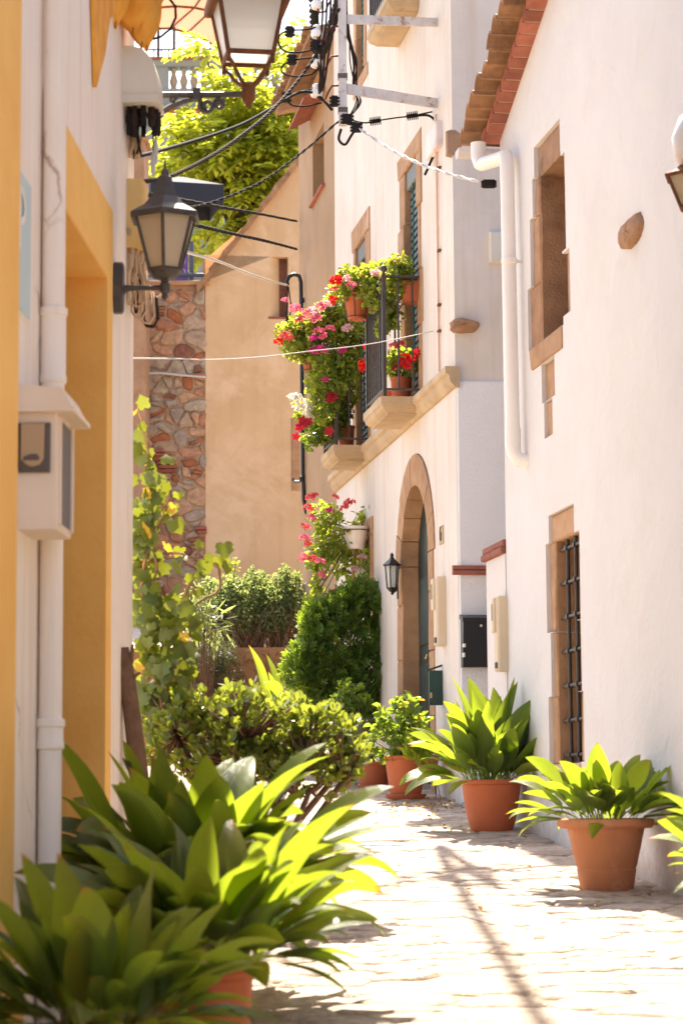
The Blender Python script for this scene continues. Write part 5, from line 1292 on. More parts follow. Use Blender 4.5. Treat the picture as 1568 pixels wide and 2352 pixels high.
M['rosemary'] = leafmat('rosemary_leaf', (0.05,0.075,0.04), (0.085,0.11,0.06), 0.25, 0.6, True, (0.22,0.28,0.10))
M['drygrey'] = leafmat('grey_shrub_leaf', (0.16,0.16,0.08), (0.24,0.22,0.12), 0.3, 0.7, True, (0.42,0.40,0.18))
M['stem'] = pbr('green_stem', (0.14,0.17,0.045), (0.20,0.16,0.06), nscale=10, bstr=0)
def petal(name, c): return leafmat(name, tuple(x*.85 for x in c), c, 0.4, 0.6, True, tuple(min(1, x*1.2) for x in c))
M['p_red'] = petal('red_petal', (0.72,0.015,0.02)); M['p_pink'] = petal('pink_petal', (0.80,0.20,0.30)); M['p_mag'] = petal('magenta_petal', (0.62,0.03,0.25))
M['p_white'] = petal('white_petal', (0.82,0.78,0.68)); M['p_salmon'] = petal('salmon_petal', (0.80,0.14,0.15)); M['p_crim'] = petal('crimson_petal', (0.42,0.008,0.03)); M['p_pale'] = petal('pale_pink_petal', (0.80,0.52,0.55))

def asp_mesh(name, pet, L, Wd, th0, bend, rnd):
    mb = MB(); mb.uvs = []
    rows = []; p = Vector((0,0,0)); th = th0*.5; tw = rnd.uniform(-1.0, 1.0); side = rnd.uniform(-.4, .4)
    n0, n1 = 4, 11
    for i in range(n0):
        rows.append((p.copy(), th, .0045, 0.0)); p = p + Vector((math.sin(th), 0, math.cos(th)))*pet/n0; th += (th0-th0*.5)/n0
    for i in range(n1+1):
        s = i/n1; w = Wd*.5*(math.sin(math.pi*min(1, s**.72*.985+.015))**.85)+.002
        if i == n1: w = .001
        rows.append((p.copy(), th, w, s))
        d = Vector((math.sin(th), side*s, math.cos(th))).normalized()
        p = p + d*L/n1; th += bend*(s**1.3)*1.9/n1
    for (c, t, w, s) in rows:
        nrm = Vector((-math.cos(t), 0, math.sin(t))); nrm = -nrm if False else nrm
        a = tw*s; sd = Vector((0, math.cos(a), 0)) + nrm*math.sin(a); up = nrm*math.cos(a)
        for k, u in enumerate((-1, -.5, 0, .5, 1)):
            f = .30*abs(u)*w + .05*w*math.sin(7*s+3*u)
            mb.v.append(c + sd*(u*w) + up*f); mb.uvs.append(((u+1)/2, s))
    R = len(rows)
    for i in range(R-1):
        for k in range(4): mb.f.append((i*5+k, i*5+k+1, (i+1)*5+k+1, (i+1)*5+k))
    mb.smooth = True
    me = mb.mesh(name); me.materials.append(M['asp']); return me
ra = random.Random(77)
ASP = []
for i in range(44):
    sp_ = i/43
    ASP.append(asp_mesh('aspidistra_leaf', ra.uniform(.12, .22), ra.uniform(.30, .48), ra.uniform(.09, .155), .04+1.1*sp_+ra.uniform(-.1,.1), ra.uniform(.1, .7)+1.25*sp_*ra.uniform(.3,1.2), ra))
def aspidistra(label, base, n, scale, r0, seed, az=None, spread=(0, 1), group=None, skirt=0):
    rr = random.Random(seed)
    t = thing('aspidistra', label, 'plant', base)
    for k in range(n):
        q = rr.random(); lo, hi = spread; idx = int((lo+(hi-lo)*q)*43)
        a = rr.uniform(*(az or (-math.pi, math.pi)))
        s = scale*rr.uniform(.62, 1.18)*(1.0 if q < .6 else .95)
        rad = r0*math.sqrt(rr.random())
        loc = Vector((rad*math.cos(a+rr.uniform(-.6,.6)), rad*math.sin(a+rr.uniform(-.6,.6)), 0))
        m = Matrix.Translation(loc) @ Matrix.Rotation(a, 4, 'Z') @ Matrix.Rotation(rr.uniform(-.3,.3), 4, 'X') @ Matrix.Scale(s, 4)
        link('leaf', ASP[idx], t, m)
    for k in range(skirt):          # old leaves hanging over the rim
        a = rr.uniform(*(az or (-math.pi, math.pi))); rad = r0*rr.uniform(.7, 1.1)
        m = Matrix.Translation((rad*math.cos(a), rad*math.sin(a), .02)) @ Matrix.Rotation(a, 4, 'Z') @ Matrix.Rotation(rr.uniform(.25, .75), 4, 'Y') @ Matrix.Rotation(rr.uniform(-.4,.4), 4, 'X') @ Matrix.Scale(scale*rr.uniform(.6, .95), 4)
        link('leaf', ASP[rr.randint(26, 43)], t, m)
    return t
def pot(name, label, c, prof, mat, soil=None, n=32, cat='pot', saucer=None, group=None, rings=None):
    t = thing(name, label, cat, c)
    r, h = prof[-1]
    wall = prof + [(r-.018, h), (r-.022, h-.05)]
    mb = MB(); mb.lathe(c, wall, n, capt=False); mb.build('body', mat, t, smooth='auto')
    mb = MB(); mb.lathe(Vector(c)+Vector((0,0,h-.045)), [(r-.02,0.0),(r*.5,.012),(.0,.016)], n, capb=False, capt=False); mb.build('soil', M['soil'], t, smooth=True)
    if saucer: mb = MB(); mb.lathe(Vector(c)+Vector((0,0,-.0)), [(saucer*.86,-.012),(saucer,.025),(saucer,.033),(saucer*.9,.02)], n, capt=False); mb.build('saucer', mat, t, smooth='auto')
    return t
def potprof(rb, rt, h, rim=.04, lip=.02, belly=.0):
    pr = []
    for k in range(7):
        s = k/6; pr.append((rb+(rt-lip-rb)*(s**.62 if belly else s), (h-rim)*s))
    return [(rb-.008, 0)] + pr + [(rt-.004, h-rim+.006), (rt, h-rim+.016), (rt, h-.008), (rt-.006, h)]

# ------------------------------------------------------------------ generic foliage
def leaf_oval(mb, p, d, nrm, L, Wd, fold=.25):
    s = d.cross(nrm); s = s.normalized() if s.length > 1e-6 else Vector((1,0,0)); nn = s.cross(d)
    b = len(mb.v); f = nn*(fold*Wd)
    mb.v += [p, p+d*L*.35-s*Wd*.5+f, p+d*L*.72-s*Wd*.38+f, p+d*L-nn*L*.12, p+d*L*.72+s*Wd*.38+f, p+d*L*.35+s*Wd*.5+f]
    mb.f += [(b, b+1, b+2, b+3), (b, b+3, b+4, b+5)]
def leaf_round(mb, p, d, nrm, L, Wd, rnd):
    s = d.cross(nrm); s = s.normalized() if s.length > 1e-6 else Vector((1,0,0)); nn = s.cross(d)
    b = len(mb.v); mb.v.append(p+nn*(-L*.12)); n = 9; r = L*.5; c = p+d*r*.7
    for k in range(n):
        a = math.pi*(-.88)+math.pi*1.76*k/(n-1); q = r*(1+.10*math.cos(5*a)) ; mb.v.append(c+d*(q*math.cos(a))+s*(q*math.sin(a))+nn*(L*.10*math.sin(2.5*a)))
    for k in range(n-1): mb.f.append((b, b+1+k, b+2+k))
def leaf_needle(mb, p, d, nrm, L, Wd):
    s = d.cross(nrm); s = s.normalized() if s.length > 1e-6 else Vector((1,0,0)); b = len(mb.v)
    mb.v += [p-s*Wd*.3, p+s*Wd*.3, p+d*L*.6+s*Wd*.5, p+d*L, p+d*L*.6-s*Wd*.5]; mb.f += [(b, b+1, b+2, b+3, b+4)]
def rvec(r):
    while True:
        v = Vector((r.uniform(-1,1), r.uniform(-1,1), r.uniform(-1,1)))
        if .05 < v.length < 1: return v.normalized()
def ell(px, py, Y, rx, ry, rd=None):
    k = Y/FPX; return (atY(px, py, Y), Vector((rx*k, (rd if rd is not None else rx*k*.8), ry*k)))
def foliage(mb, es, n, L, kind, rnd, up=.5, surf=.45, W_=.6, droop=0.0, clip=None):
    vol = [e[1].x*e[1].z+1e-4 for e in es]; tot = sum(vol)
    for e, v in zip(es, vol):
        c, r = e
        for _ in range(max(3, int(n*v/tot))):
            u = rvec(rnd); q = rnd.random()**surf
            p = c+Vector((u.x*r.x*q, u.y*r.y*q, u.z*r.z*q))
            if clip and not clip(p): continue
            l = L*rnd.uniform(.65, 1.25)
            nrm = (u*.7+Vector((0,-.1,up))+rvec(rnd)*.7).normalized(); d = (u*.8+rvec(rnd)*.9+Vector((0,0,-droop))).normalized()
            if kind == 'oval': leaf_oval(mb, p, d, nrm, l, l*W_)
            elif kind == 'round': leaf_round(mb, p, d, nrm, l, l, rnd)
            elif kind == 'needle': leaf_needle(mb, p, d, nrm, l, l*W_)
            elif kind == 'spray':
                ax = (u*.8+Vector((0,0,.6))+rvec(rnd)*.5).normalized(); pn = ax.cross(rvec(rnd)).normalized()
                for k in range(6):
                    s = k/6; a = (1 if k % 2 else -1)*(.8-.4*s); dd = (ax*math.cos(a)+pn*math.sin(a)).normalized()
                    leaf_needle(mb, p+ax*l*s, dd, pn.cross(ax), l*.7*(1-.5*s), l*.20)
    return mb
def bloom_mesh(name, mat, n, R, psize, seed, flat=.75):
    rr = random.Random(seed); mb = MB()
    for k in range(n):
        u = rvec(rr); u.z = abs(u.z)*.9+.0 if rr.random() < .75 else u.z*.5
        p = Vector((u.x*R, u.y*R, u.z*R*flat))
        for j in range(3):
            d = (rvec(rr)+u*.6).normalized(); leaf_oval(mb, p, d, u, psize*rr.uniform(.8,1.2), psize*.85, .15)
    me = mb.mesh(name); me.materials.append(mat); return me
BL = {k: [bloom_mesh('bloom_'+k, M['p_'+k], 26, .034, .020, 31+i*7+len(k)) for i in range(2)] for k in ('red','pink','mag','white','salmon','crim','pale')}
def starbloom(name, mat):
    mb = MB()
    for k in range(5):
        a = 2*math.pi*k/5; d = Vector((math.cos(a), 0, math.sin(a))); leaf_oval(mb, Vector((0,0,0)), d+Vector((0,-.15,0)), Vector((0,-1,0)), .045, .034, .1)
    me = mb.mesh(name); me.materials.append(mat); return me
STAR = starbloom('star_bloom', M['p_crim'])
def blooms(t, lst, rnd, star=False):
    for (px, py, Y, kind, s) in lst:
        p = wmat(t).inverted() @ atY(px, py, Y-.22)
        me = STAR if star else BL[kind][rnd.randint(0, 1)]
        m = Matrix.Translation(p) @ Euler((rnd.uniform(-.5,.5), rnd.uniform(-.5,.5), rnd.uniform(0, 6)) if not star else (rnd.uniform(-.4,.4), rnd.uniform(-.4,.4), rnd.uniform(-.5,.5))).to_matrix().to_4x4() @ Matrix.Scale(s, 4)
        link('bloom', me, t, m)
def stems(mb, base, ends, r, rnd, sag=.0):
    for e in ends:
        m = base.lerp(e, .5)+Vector((rnd.uniform(-.03,.03), rnd.uniform(-.03,.03), sag+rnd.uniform(-.02,.02))); mb.tube([base+Vector((rnd.uniform(-.02,.02), rnd.uniform(-.02,.02), 0)), m, e], [r*1.3, r, r*.6], 5)
def bush(name, label, cat, base, es, n, L, kind, mat, seed, W_=.6, stem_mat=None, sr=.005, ns=14, up=.5, surf=.45, droop=0, clip=None, extra=None, group=None):
    rr = random.Random(seed); t = thing(name, label, cat, base, 0, group)
    mb = MB(); foliage(mb, es, n, L, kind, rr, up, surf, W_, droop, clip); o = mb.build('foliage', mat, t); o['kind'] = 'stuff'
    if extra:
        for (m2, n2, k2, L2) in extra: mb = MB(); foliage(mb, es, n2, L2, k2, rr, up, surf, W_, droop, clip); o = mb.build('foliage', m2, t); o['kind'] = 'stuff'
    mb = MB(); ends = []
    for k in range(ns):
        c, r = es[k % len(es)]; u = rvec(rr); ends.append(c+Vector((u.x*r.x*.7, u.y*r.y*.7, u.z*r.z*.7)))
    stems(mb, Vector(base), ends, sr, rr); o = mb.build('stems', stem_mat or M['stem'], t, smooth=True); o['kind'] = 'stuff'
    return t

# ------------------------------------------------------------------ pots and plants along the right wall
b1 = onground(1129, 1912); PP1 = potprof(.125, .207, .335, .035, .018, 1)
pot('flower_pot', 'round terracotta pot with rolled rim holding the tall aspidistra by the gable wall', b1, PP1, M['terracotta'])
aspidistra('tall dense aspidistra in the round terracotta pot below the barred window', b1+Vector((0,0,.29)), 110, 1.0, .16, 3, spread=(0, .95), skirt=16)
b2 = onground(1393, 2048); P2 = [(.128,0),(.136,.01),(.150,.10),(.153,.112),(.150,.118),(.153,.128),(.157,.134),(.198,.318),(.200,.322),(.232,.324),(.248,.336),(.25,.352),(.246,.368),(.236,.374)]
pot('flower_pot', 'weathered clay pot with broad collar rim standing in front of the gable wall', b2, P2, M['clay'])
aspidistra('short sunlit aspidistra with yellow tips in the weathered clay pot', b2+Vector((0,0,.32)), 66, .80, .17, 12, spread=(.3, 1), skirt=16)
bx_ = Vector((1.84, 9.95, gz(9.95)-.10))
pot('flower_pot', 'clay pot of the aspidistra whose leaves hang in below the rust brown lantern', bx_+Vector((0,0,.1)), [(r*.9, z*.75) for r, z in P2], M['clay'])
aspidistra('bright aspidistra spreading its leaves along the foot of the gable wall', bx_+Vector((0,0,.32)), 46, 1.05, .14, 5, az=(2.0, 5.0), spread=(.55, 1))
# group of pots at the arched door
bA = onground(858, 1812); pot('flower_pot', 'red terracotta pot on a saucer below the conifer shrub', bA, potprof(.10, .135, .21, .03, .01, 1), M['terracotta'], saucer=.125)
bB = onground(932, 1838); pot('flower_pot', 'tall terracotta pot with flared rim on a saucer beside the doorway', bB+Vector((0,0,.012)), potprof(.10, .17, .315, .03, .02, 1), M['terracotta'], saucer=.15)
bC = onground(982, 1835); pc = bC+Vector((0,0,.13))
pot('flower_pot', 'small clay pot carried by a thin wire stand at the doorway', pc, potprof(.052, .092, .19, .02, .006), M['clay'])
ws = thing('pot_stand', 'thin dark wire stand holding the small clay pot', 'stand', bC)
mb = MB(); rg = .082; zz = pc.z+.115
mb.tube([Vector((pc.x+rg*1.05*math.cos(a), pc.y+rg*1.05*math.sin(a), zz)) for a in [k*math.pi/10 for k in range(21)]], .003, 5); mb.build('ring', M['iron'], ws)
for k in range(4):
    a = .5+k*math.pi/2; 
    for da in (-.12, .12):
        mb = MB(); p = Vector((pc.x+rg*1.05*math.cos(a+da*.3), pc.y+rg*1.05*math.sin(a+da*.3), zz)); q = Vector((pc.x+.15*math.cos(a+da), pc.y+.15*math.sin(a+da), 0)); q.z = gz(q.y)+.02; mb.tube([p, q], .0028, 5); mb.build('leg', M['iron'], ws)
bush('flowering_shrub', 'glossy green leafy shrub with yellowing leaves in the tall terracotta pot', 'shrub', bB+Vector((0,0,.29)), [ell(915,1660,17.85,60,50), ell(880,1700,17.85,40,45), ell(955,1690,17.85,35,45), ell(935,1615,17.85,22,22)], 300, .075, 'oval', M['rose'], 41, .72, ns=26, extra=[(M['ivy_yellow'], 16, 'oval', .07)])
bush('dwarf_conifer', 'small lime green feathery conifer in the clay pot on the wire stand', 'shrub', pc+Vector((0,0,.16)), [ell(968,1712,17.6,32,30), ell(960,1728,17.6,30,22)], 420, .05, 'spray', M['lime_conifer'], 42, ns=10)
bush('leafy_shrub', 'dark leafy shrub with pale buds in the red pot below the conifer', 'shrub', bA+Vector((0,0,.17)), [ell(800,1610,19.6,42,45), ell(830,1650,19.6,40,50), ell(775,1650,19.6,30,50)], 330, .075, 'oval', M['rose'], 43, .75, ns=22)
bush('grey_shrub', 'small grey green dry shrub between the jade plant and the pots', 'shrub', onground(808, 1800), [ell(806,1680,18.9,34,36), ell(822,1710,18.9,30,30)], 900, .04, 'needle', M['drygrey'], 44, .18, ns=30)
# conifer against the wall
cb_ = Vector((-.02, 20.7, gz(20.7)))
bush('conifer_shrub', 'dense dark green conifer shrub climbing the wall left of the arched doorway', 'shrub', cb_, [ell(x, y, 20.75+(x-770)*.0015, 30-(k%3)*4, 26+(k%4)*5, .13) for k, (x, y) in enumerate(((832,1368),(852,1400),(812,1380),(788,1402),(758,1412),(730,1416),(722,1446),(762,1458),(802,1448),(846,1458),(698,1512),(732,1500),(770,1518),(816,1518),(850,1528),(690,1548),(722,1560),(762,1575),(806,1580),(846,1590),(712,1602),(752,1622),(796,1634),(840,1644),(742,1535),(790,1550)))], 2500, .10, 'spray', M['conifer'], 45, ns=20, sr=.009, surf=.55, stem_mat=M['bark'])
# window geranium above the conifer
tw_ = FH.uv(828, 1262, -.08)
wp_ = FH.W(tw_[0], -.13, tw_[1]); wpot = pot('flower_pot', 'pale cream pot fixed above the barred ground window', wp_, potprof(.085, .125, .2, .03, .008), M['left_plaster'])
mb = MB(); mb.tube([wp_+Vector((.13*math.cos(k*math.pi/8), .13*math.sin(k*math.pi/8), .165)) for k in range(17)], .005, 5); mb.tube([FH.W(tw_[0], .0, tw_[1]+.165), FH.W(tw_[0], -.02, tw_[1]+.02), wp_+Vector((0,0,-.006))], .006, 5); mb.build('holder', M['iron'], wpot)
t = bush('geranium', 'trailing geranium with pink blooms hanging from the cream wall pot', 'geranium', wp_+Vector((0,0,.16)), [ell(745,1190,21.3,42,40,.15), ell(770,1240,21.3,50,55,.18), ell(735,1280,21.2,35,50,.15), ell(790,1290,21.4,30,50,.12), ell(835,1200,21.6,26,40,.1), ell(845,1290,21.6,22,60,.08), ell(728,1345,21.2,14,55,.08), ell(835,1370,21.5,28,30,.1), ell(720,1390,21.2,14,30,.08)], 1150, .048, 'round', M['ger'], 46, ns=30, droop=.2)
rb = random.Random(6)
blooms(t, [(718,1143,21.2,'salmon',1.3),(708,1168,21.2,'salmon',1.1),(716,1190,21.2,'pink',1.0),(700,1210,21.2,'salmon',1.0),(700,1237,21.2,'pink',1.1),(706,1250,21.2,'salmon',.9),(716,1285,21.2,'salmon',1.1),(695,1280,21.2,'pink',1.0),(735,1290,21.1,'pink',1.0),(738,1322,21.1,'pink',1.0),(802,1157,21.3,'salmon',1.2),(790,1168,21.3,'salmon',1.0),(757,1173,21.2,'mag',.8),(770,1142,21.2,'salmon',.8),(724,1396,21.1,'mag',1.2),(768,1365,21.1,'salmon',1.1),(778,1390,21.1,'salmon',.9),(829,1320,21.4,'white',1.2),(815,1308,21.4,'pale',.9),(832,1280,21.4,'pale',.9),(852,1165,21.5,'white',.8),(845,1232,21.5,'pale',.8)], rb)

# ------------------------------------------------------------------ balcony pots and flowers
def hang_pot(label, px, py, Y, rt, h):
    p = atY(px, py, Y); t = pot('hanging_pot', label, p, potprof(rt*.66, rt, h, .02, .006), M['terracotta'], cat='pot')
    mb = MB()
    for zz, r in ((h*.85, rt*1.0), (h*.1, rt*.74)): mb.tube([p+Vector((r*math.cos(k*math.pi/8), r*math.sin(k*math.pi/8), zz)) for k in range(17)], .004, 5)
    mb.build('ring', M['iron'], t)
    for k in range(6):
        a = k*math.pi/3+.3; mb = MB(); mb.tube([p+Vector((rt*1.01*math.cos(a), rt*1.01*math.sin(a), h*.85)), p+Vector((rt*.74*math.cos(a), rt*.74*math.sin(a), h*.1)), p+Vector((rt*.4*math.cos(a), rt*.4*math.sin(a), -.006))], .0035, 5); mb.build('strap', M['iron'], t)
    return p
p1 = hang_pot('terracotta pot in an iron ring on the rail above the doorway balcony', 820, 735, 19.35, .115, .215)
p2 = hang_pot('terracotta pot in an iron ring outside the balcony over the barred window', 718, 856, 21.45, .115, .19)
# rectangular planter at the near rail
px0, px1 = atY(921, 696, 18.85), atY(963, 652, 18.85)
pl = thing('planter_box', 'rectangular terracotta planter clamped to the rail beside the shutter', 'planter', ((px0.x+px1.x)/2, 18.85, px0.z))
FQ = FC(18.85); mb = MB(); W = FQ.W
mb.hexa([W(px0.x+.015,-.08,px0.z),W(px1.x-.01,-.08,px0.z),W(px1.x,-.1,px1.z),W(px0.x,-.1,px1.z),W(px0.x+.015,.08,px0.z),W(px1.x-.01,.08,px0.z),W(px1.x,.1,px1.z),W(px0.x,.1,px1.z)]); mb.build('box', M['terracotta'], pl)
mb = MB(); mb.box(FQ, px0.x-.006, px1.x+.006, -.108, .108, px1.z-.025, px1.z+.004); mb.build('rim', M['terracotta'], pl)
mb = MB(); mb.tube([W(px1.x+.012,-.02,px1.z-.03), W(px1.x+.012,-.02,px1.z+.03), W(px0.x+.03,-.02,px1.z+.03), W(px0.x+.03,-.02,px1.z+.006)], .007, 6); mb.build('clamp', M['iron'], pl)
def floor_pot(label, px, Y, rt, h, dz=0.0):
    p = atY(px, 900, Y); p.z = FLOOR+.006+dz; pot('flower_pot', label, p, potprof(rt*.72, rt, h, .025, .008, 1), M['terracotta']); return p
p3 = floor_pot('terracotta pot raised on wire feet inside the doorway balcony', 921, 19.2, .092, .19, .05)
mb = MB()
for k in range(3): a = k*2.1; mb.tube([p3+Vector((.06*math.cos(a), .06*math.sin(a), .004)), p3+Vector((.075*math.cos(a), .075*math.sin(a), -.052))], .006, 5)
mb.tube([p3+Vector((.065*math.cos(k*math.pi/6), .065*math.sin(k*math.pi/6), -.004)) for k in range(13)], .004, 5)
tag(mb.build('pot_feet', M['iron']), 'low iron ring with feet under the raised balcony pot', 'stand')
p4 = floor_pot('small terracotta pot at the back of the doorway balcony', 890, 19.35, .075, .15)
p5 = floor_pot('dark red pot on a tripod inside the balcony over the barred window', 794, 21.75, .085, .2, .05)
p6 = floor_pot('squat red pot low on the floor of the balcony over the barred window', 778, 21.95, .06, .05)
G1_ = dict(kind='round', mat=M['ger'], up=.6)
t = bush('geranium', 'bushy geranium with red and pink heads in the ringed pot above the doorway', 'geranium', p1+Vector((0,0,.17)), [ell(795,662,19.3,44,32,.14), ell(835,648,19.25,48,38,.16), ell(872,640,19.15,44,42,.16), ell(868,682,19.1,46,36,.15), ell(800,625,19.3,22,18,.1)], 1200, .042, 'round', M['ger'], 51, ns=24, extra=[(M['ger_dry'], 70, 'round', .036)])
blooms(t, [(772,646,19.3,'red',1.35),(764,690,19.3,'red',1.0),(766,665,19.3,'salmon',.8),(806,655,19.25,'pink',1.0),(862,628,19.15,'pale',1.0),(884,622,19.1,'pale',.8),(795,640,19.3,'pale',.8)], rb)
t = bush('geranium', 'tall geranium tuft growing from the rectangular planter beside the shutter', 'geranium', Vector(((px0.x+px1.x)/2, 18.85, px1.z)), [ell(918,606,18.85,30,26,.1), ell(905,650,18.8,38,36,.12), ell(885,700,18.95,32,34,.12), ell(900,730,18.95,24,30,.1), ell(878,752,18.95,20,24,.08), ell(925,640,18.85,24,30,.1)], 780, .042, 'round', M['ger'], 52, ns=22, extra=[(M['ger_dry'], 80, 'round', .034)], droop=.15)
t = bush('geranium', 'red flowering geranium in the raised pot inside the doorway balcony', 'geranium', p3+Vector((0,0,.15)), [ell(920,825,19.15,34,28,.1), ell(900,840,19.2,24,30,.1), ell(940,835,19.1,22,32,.1)], 430, .04, 'round', M['ger'], 53, ns=14)
blooms(t, [(928,822,18.98,'red',1.1),(942,826,18.98,'red',1.1),(934,838,18.95,'red',1.2),(920,836,18.98,'red',.9),(958,812,18.98,'red',1.0),(905,797,19.0,'salmon',1.0),(917,792,19.0,'salmon',1.0),(912,845,19.0,'crim',.8)], rb)
t = bush('geranium', 'pink geranium mass with reddish leaves in the ringed pot at the street side', 'geranium', p2+Vector((0,0,.15)), [ell(715,752,21.3,64,40,.2), ell(668,765,21.3,40,30,.14), ell(748,735,21.3,42,48,.18), ell(690,805,21.3,44,28,.15), ell(768,705,21.3,32,46,.14), ell(780,745,21.2,40,36,.14)], 1900, .042, 'round', M['ger'], 54, ns=40, extra=[(M['ger_dry'], 300, 'round', .036)])
blooms(t, [(679,711,21.3,'pink',1.3),(706,722,21.25,'pink',1.1),(690,735,21.25,'salmon',1.0),(718,716,21.25,'pale',1.2),(735,706,21.25,'pink',1.2),(748,700,21.25,'pale',1.2),(727,733,21.2,'pink',1.2),(734,766,21.15,'pink',1.4),(720,778,21.15,'mag',.9),(758,755,21.15,'pink',1.0),(798,755,21.2,'pale',1.2),(640,785,21.3,'red',1.0),(656,773,21.3,'salmon',1.2),(664,778,21.3,'salmon',1.0),(724,806,21.1,'mag',1.2),(738,803,21.1,'mag',1.2),(788,804,21.2,'mag',1.0),(655,690,21.3,'pink',.8)], rb)
t = bush('climbing_geranium', 'ivy geranium curtain with scarlet heads trailing between the two balconies', 'geranium', p5+Vector((0,0,.17)), [ell(800,772,21.2,46,42,.16), ell(768,825,21.2,58,44,.16), ell(805,830,21.2,34,50,.14), ell(752,880,21.2,50,48,.16), ell(790,900,21.6,38,50,.16), ell(742,930,21.25,36,48,.14), ell(720,880,21.4,20,36,.1), ell(775,950,21.6,36,36,.14)], 2000, .046, 'round', M['ger'], 55, ns=50, droop=.25)
blooms(t, [(852,795,20.6,'red',1.5),(843,835,20.6,'red',1.6),(856,820,20.6,'red',1.1),(836,845,20.6,'red',1.1),(762,914,21.2,'crim',1.3),(747,872,21.2,'mag',.8)], rb)
t = bush('white_geranium', 'white flowering plant hanging low outside the overgrown balcony', 'geranium', atY(738, 1000, 21.7), [ell(715,955,21.5,34,30,.12), ell(695,940,21.5,24,24,.1)], 260, .045, 'oval', M['lime_conifer'], 56, ns=16)
blooms(t, [(672,915,21.4,'white',1.2),(684,913,21.4,'white',1.1),(695,925,21.4,'white',1.1),(705,935,21.4,'white',1.2),(690,940,21.4,'white',1.0),(715,945,21.4,'white',1.1),(702,950,21.4,'white',1.0),(712,960,21.4,'white',.9),(680,930,21.4,'white',.9)], rb)
t = bush('mandevilla', 'dark leaved climber with crimson star flowers on the overgrown balcony railing', 'climber', atY(760, 1010, 21.75), [ell(745,985,21.5,45,34,.16), ell(720,1000,21.5,28,22,.12), ell(765,960,21.5,30,34,.14), ell(712,1022,21.5,14,12,.06)], 420, .065, 'oval', M['rose'], 57, W_=.5, ns=26)
blooms(t, [(694,965,21.3,'crim',1.05),(686,982,21.3,'crim',1.05),(701,975,21.3,'crim',0.99),(680,1003,21.3,'crim',0.93),(756,990,21.2,'crim',1.18),(762,914,21.2,'crim',0.99),(710,968,21.3,'crim',0.93)], rb, star=True)

# ------------------------------------------------------------------ hedge, climbers and shrubs in the middle
hz_ = TERW
def hcl(p): return p.z > hz_+.02
hb = Vector((atY(570,1400,25.2).x, 25.2, TERW))
bush('hedge', 'clipped small leaved hedge on top of the ochre retaining wall', 'hedge', hb, [ell(500,1385,25.2,62,52,.35), ell(560,1375,25.2,62,52,.35), ell(620,1380,25.2,62,52,.35), ell(670,1385,25.2,40,55,.3), ell(470,1420,25.2,40,42,.3), ell(530,1360,25.2,30,45,.2), ell(650,1350,25.2,30,40,.2), ell(600,1340,25.2,20,30,.15), ell(480,1345,25.2,14,22,.1), ell(575,1322,25.2,10,22,.1), ell(655,1318,25.2,9,24,.1), ell(680,1335,25.2,12,24,.1), ell(560,1430,25.1,110,36,.3), ell(640,1430,25.1,50,36,.3)], 8500, .045, 'oval', M['hedge'], 61, W_=.62, surf=.5, clip=hcl, stem_mat=M['bark'], ns=12, sr=.006)
rh = random.Random(62); tw2 = MB()
for k in range(320):
    px = rh.uniform(440, 688); p = atY(px, 1486, 25.0+rh.uniform(-.1,.35)); p.z = TERW-.02
    q = p+Vector((rh.uniform(-.2,.2), rh.uniform(-.1,.1), rh.uniform(.2,.5))); tw2.tube([p, p.lerp(q,.5)+Vector((rh.uniform(-.05,.05),0,0)), q], [.007,.005,.003], 4)
o = tw2.build('hedge_twigs', M['vine']); o['kind'] = 'stuff'; tag(o, 'brown bare twigs at the foot of the clipped hedge', 'twigs')
sp2 = thing('sapling', 'thin pale shoot standing above the clipped hedge', 'shrub', Vector((atY(540,1330,25.2).x, 25.2, TERW+.4)))
mb = MB(); mb.tube(Yl([(536,1340,25.2),(538,1315,25.2),(541,1292,25.2)]), .005, 4); mb.build('stems', M['stem'], sp2)
mb = MB(); foliage(mb, [ell(540,1305,25.2,8,24,.04)], 24, .045, 'oval', rh); mb.build('foliage', M['lime_conifer'], sp2)['kind'] = 'stuff'
bush('oleander', 'narrow leaved dark oleander beside the hedge over the bright path', 'shrub', Vector((atY(470,1480,24.0).x, 24.0, gz(24))), [ell(455,1420,23.8,40,45,.2), ell(490,1440,23.8,36,50,.2), ell(450,1380,23.8,30,40,.15)], 220, .16, 'needle', M['hedge'], 63, W_=.16, ns=26, stem_mat=M['bark'], droop=.2)
bush('rosemary', 'dark trailing rosemary hanging over the retaining wall', 'shrub', Vector((atY(490,1560,24.3).x, 24.3, gz(24.3))), [ell(470,1510,24.3,46,46,.15), ell(515,1505,24.35,34,40,.12), ell(500,1560,24.3,60,40,.15), ell(440,1530,24.2,40,60,.15)], 2600, .06, 'needle', M['rosemary'], 64, W_=.14, ns=20, stem_mat=M['bark'])
a7 = Vector((atY(655,1610,22.3).x, 22.3, gz(22.3)+.3))
aspidistra('sunlit aspidistra standing between the retaining wall and the conifer shrub', a7, 22, 1.25, .12, 9, spread=(.05, .75))
pot('flower_pot', 'terracotta pot of the aspidistra next to the conifer shrub', a7-Vector((0,0,.29)), PP1, M['terracotta'])
bush('silver_shrub', 'small silvery leaved shrub beside the conifer', 'shrub', Vector((atY(680,1600,21.9).x, 21.9, gz(21.9))), [ell(690,1565,21.6,24,34,.1), ell(675,1600,21.6,26,30,.1)], 160, .07, 'oval', M['drygrey'], 65, W_=.3, ns=14)
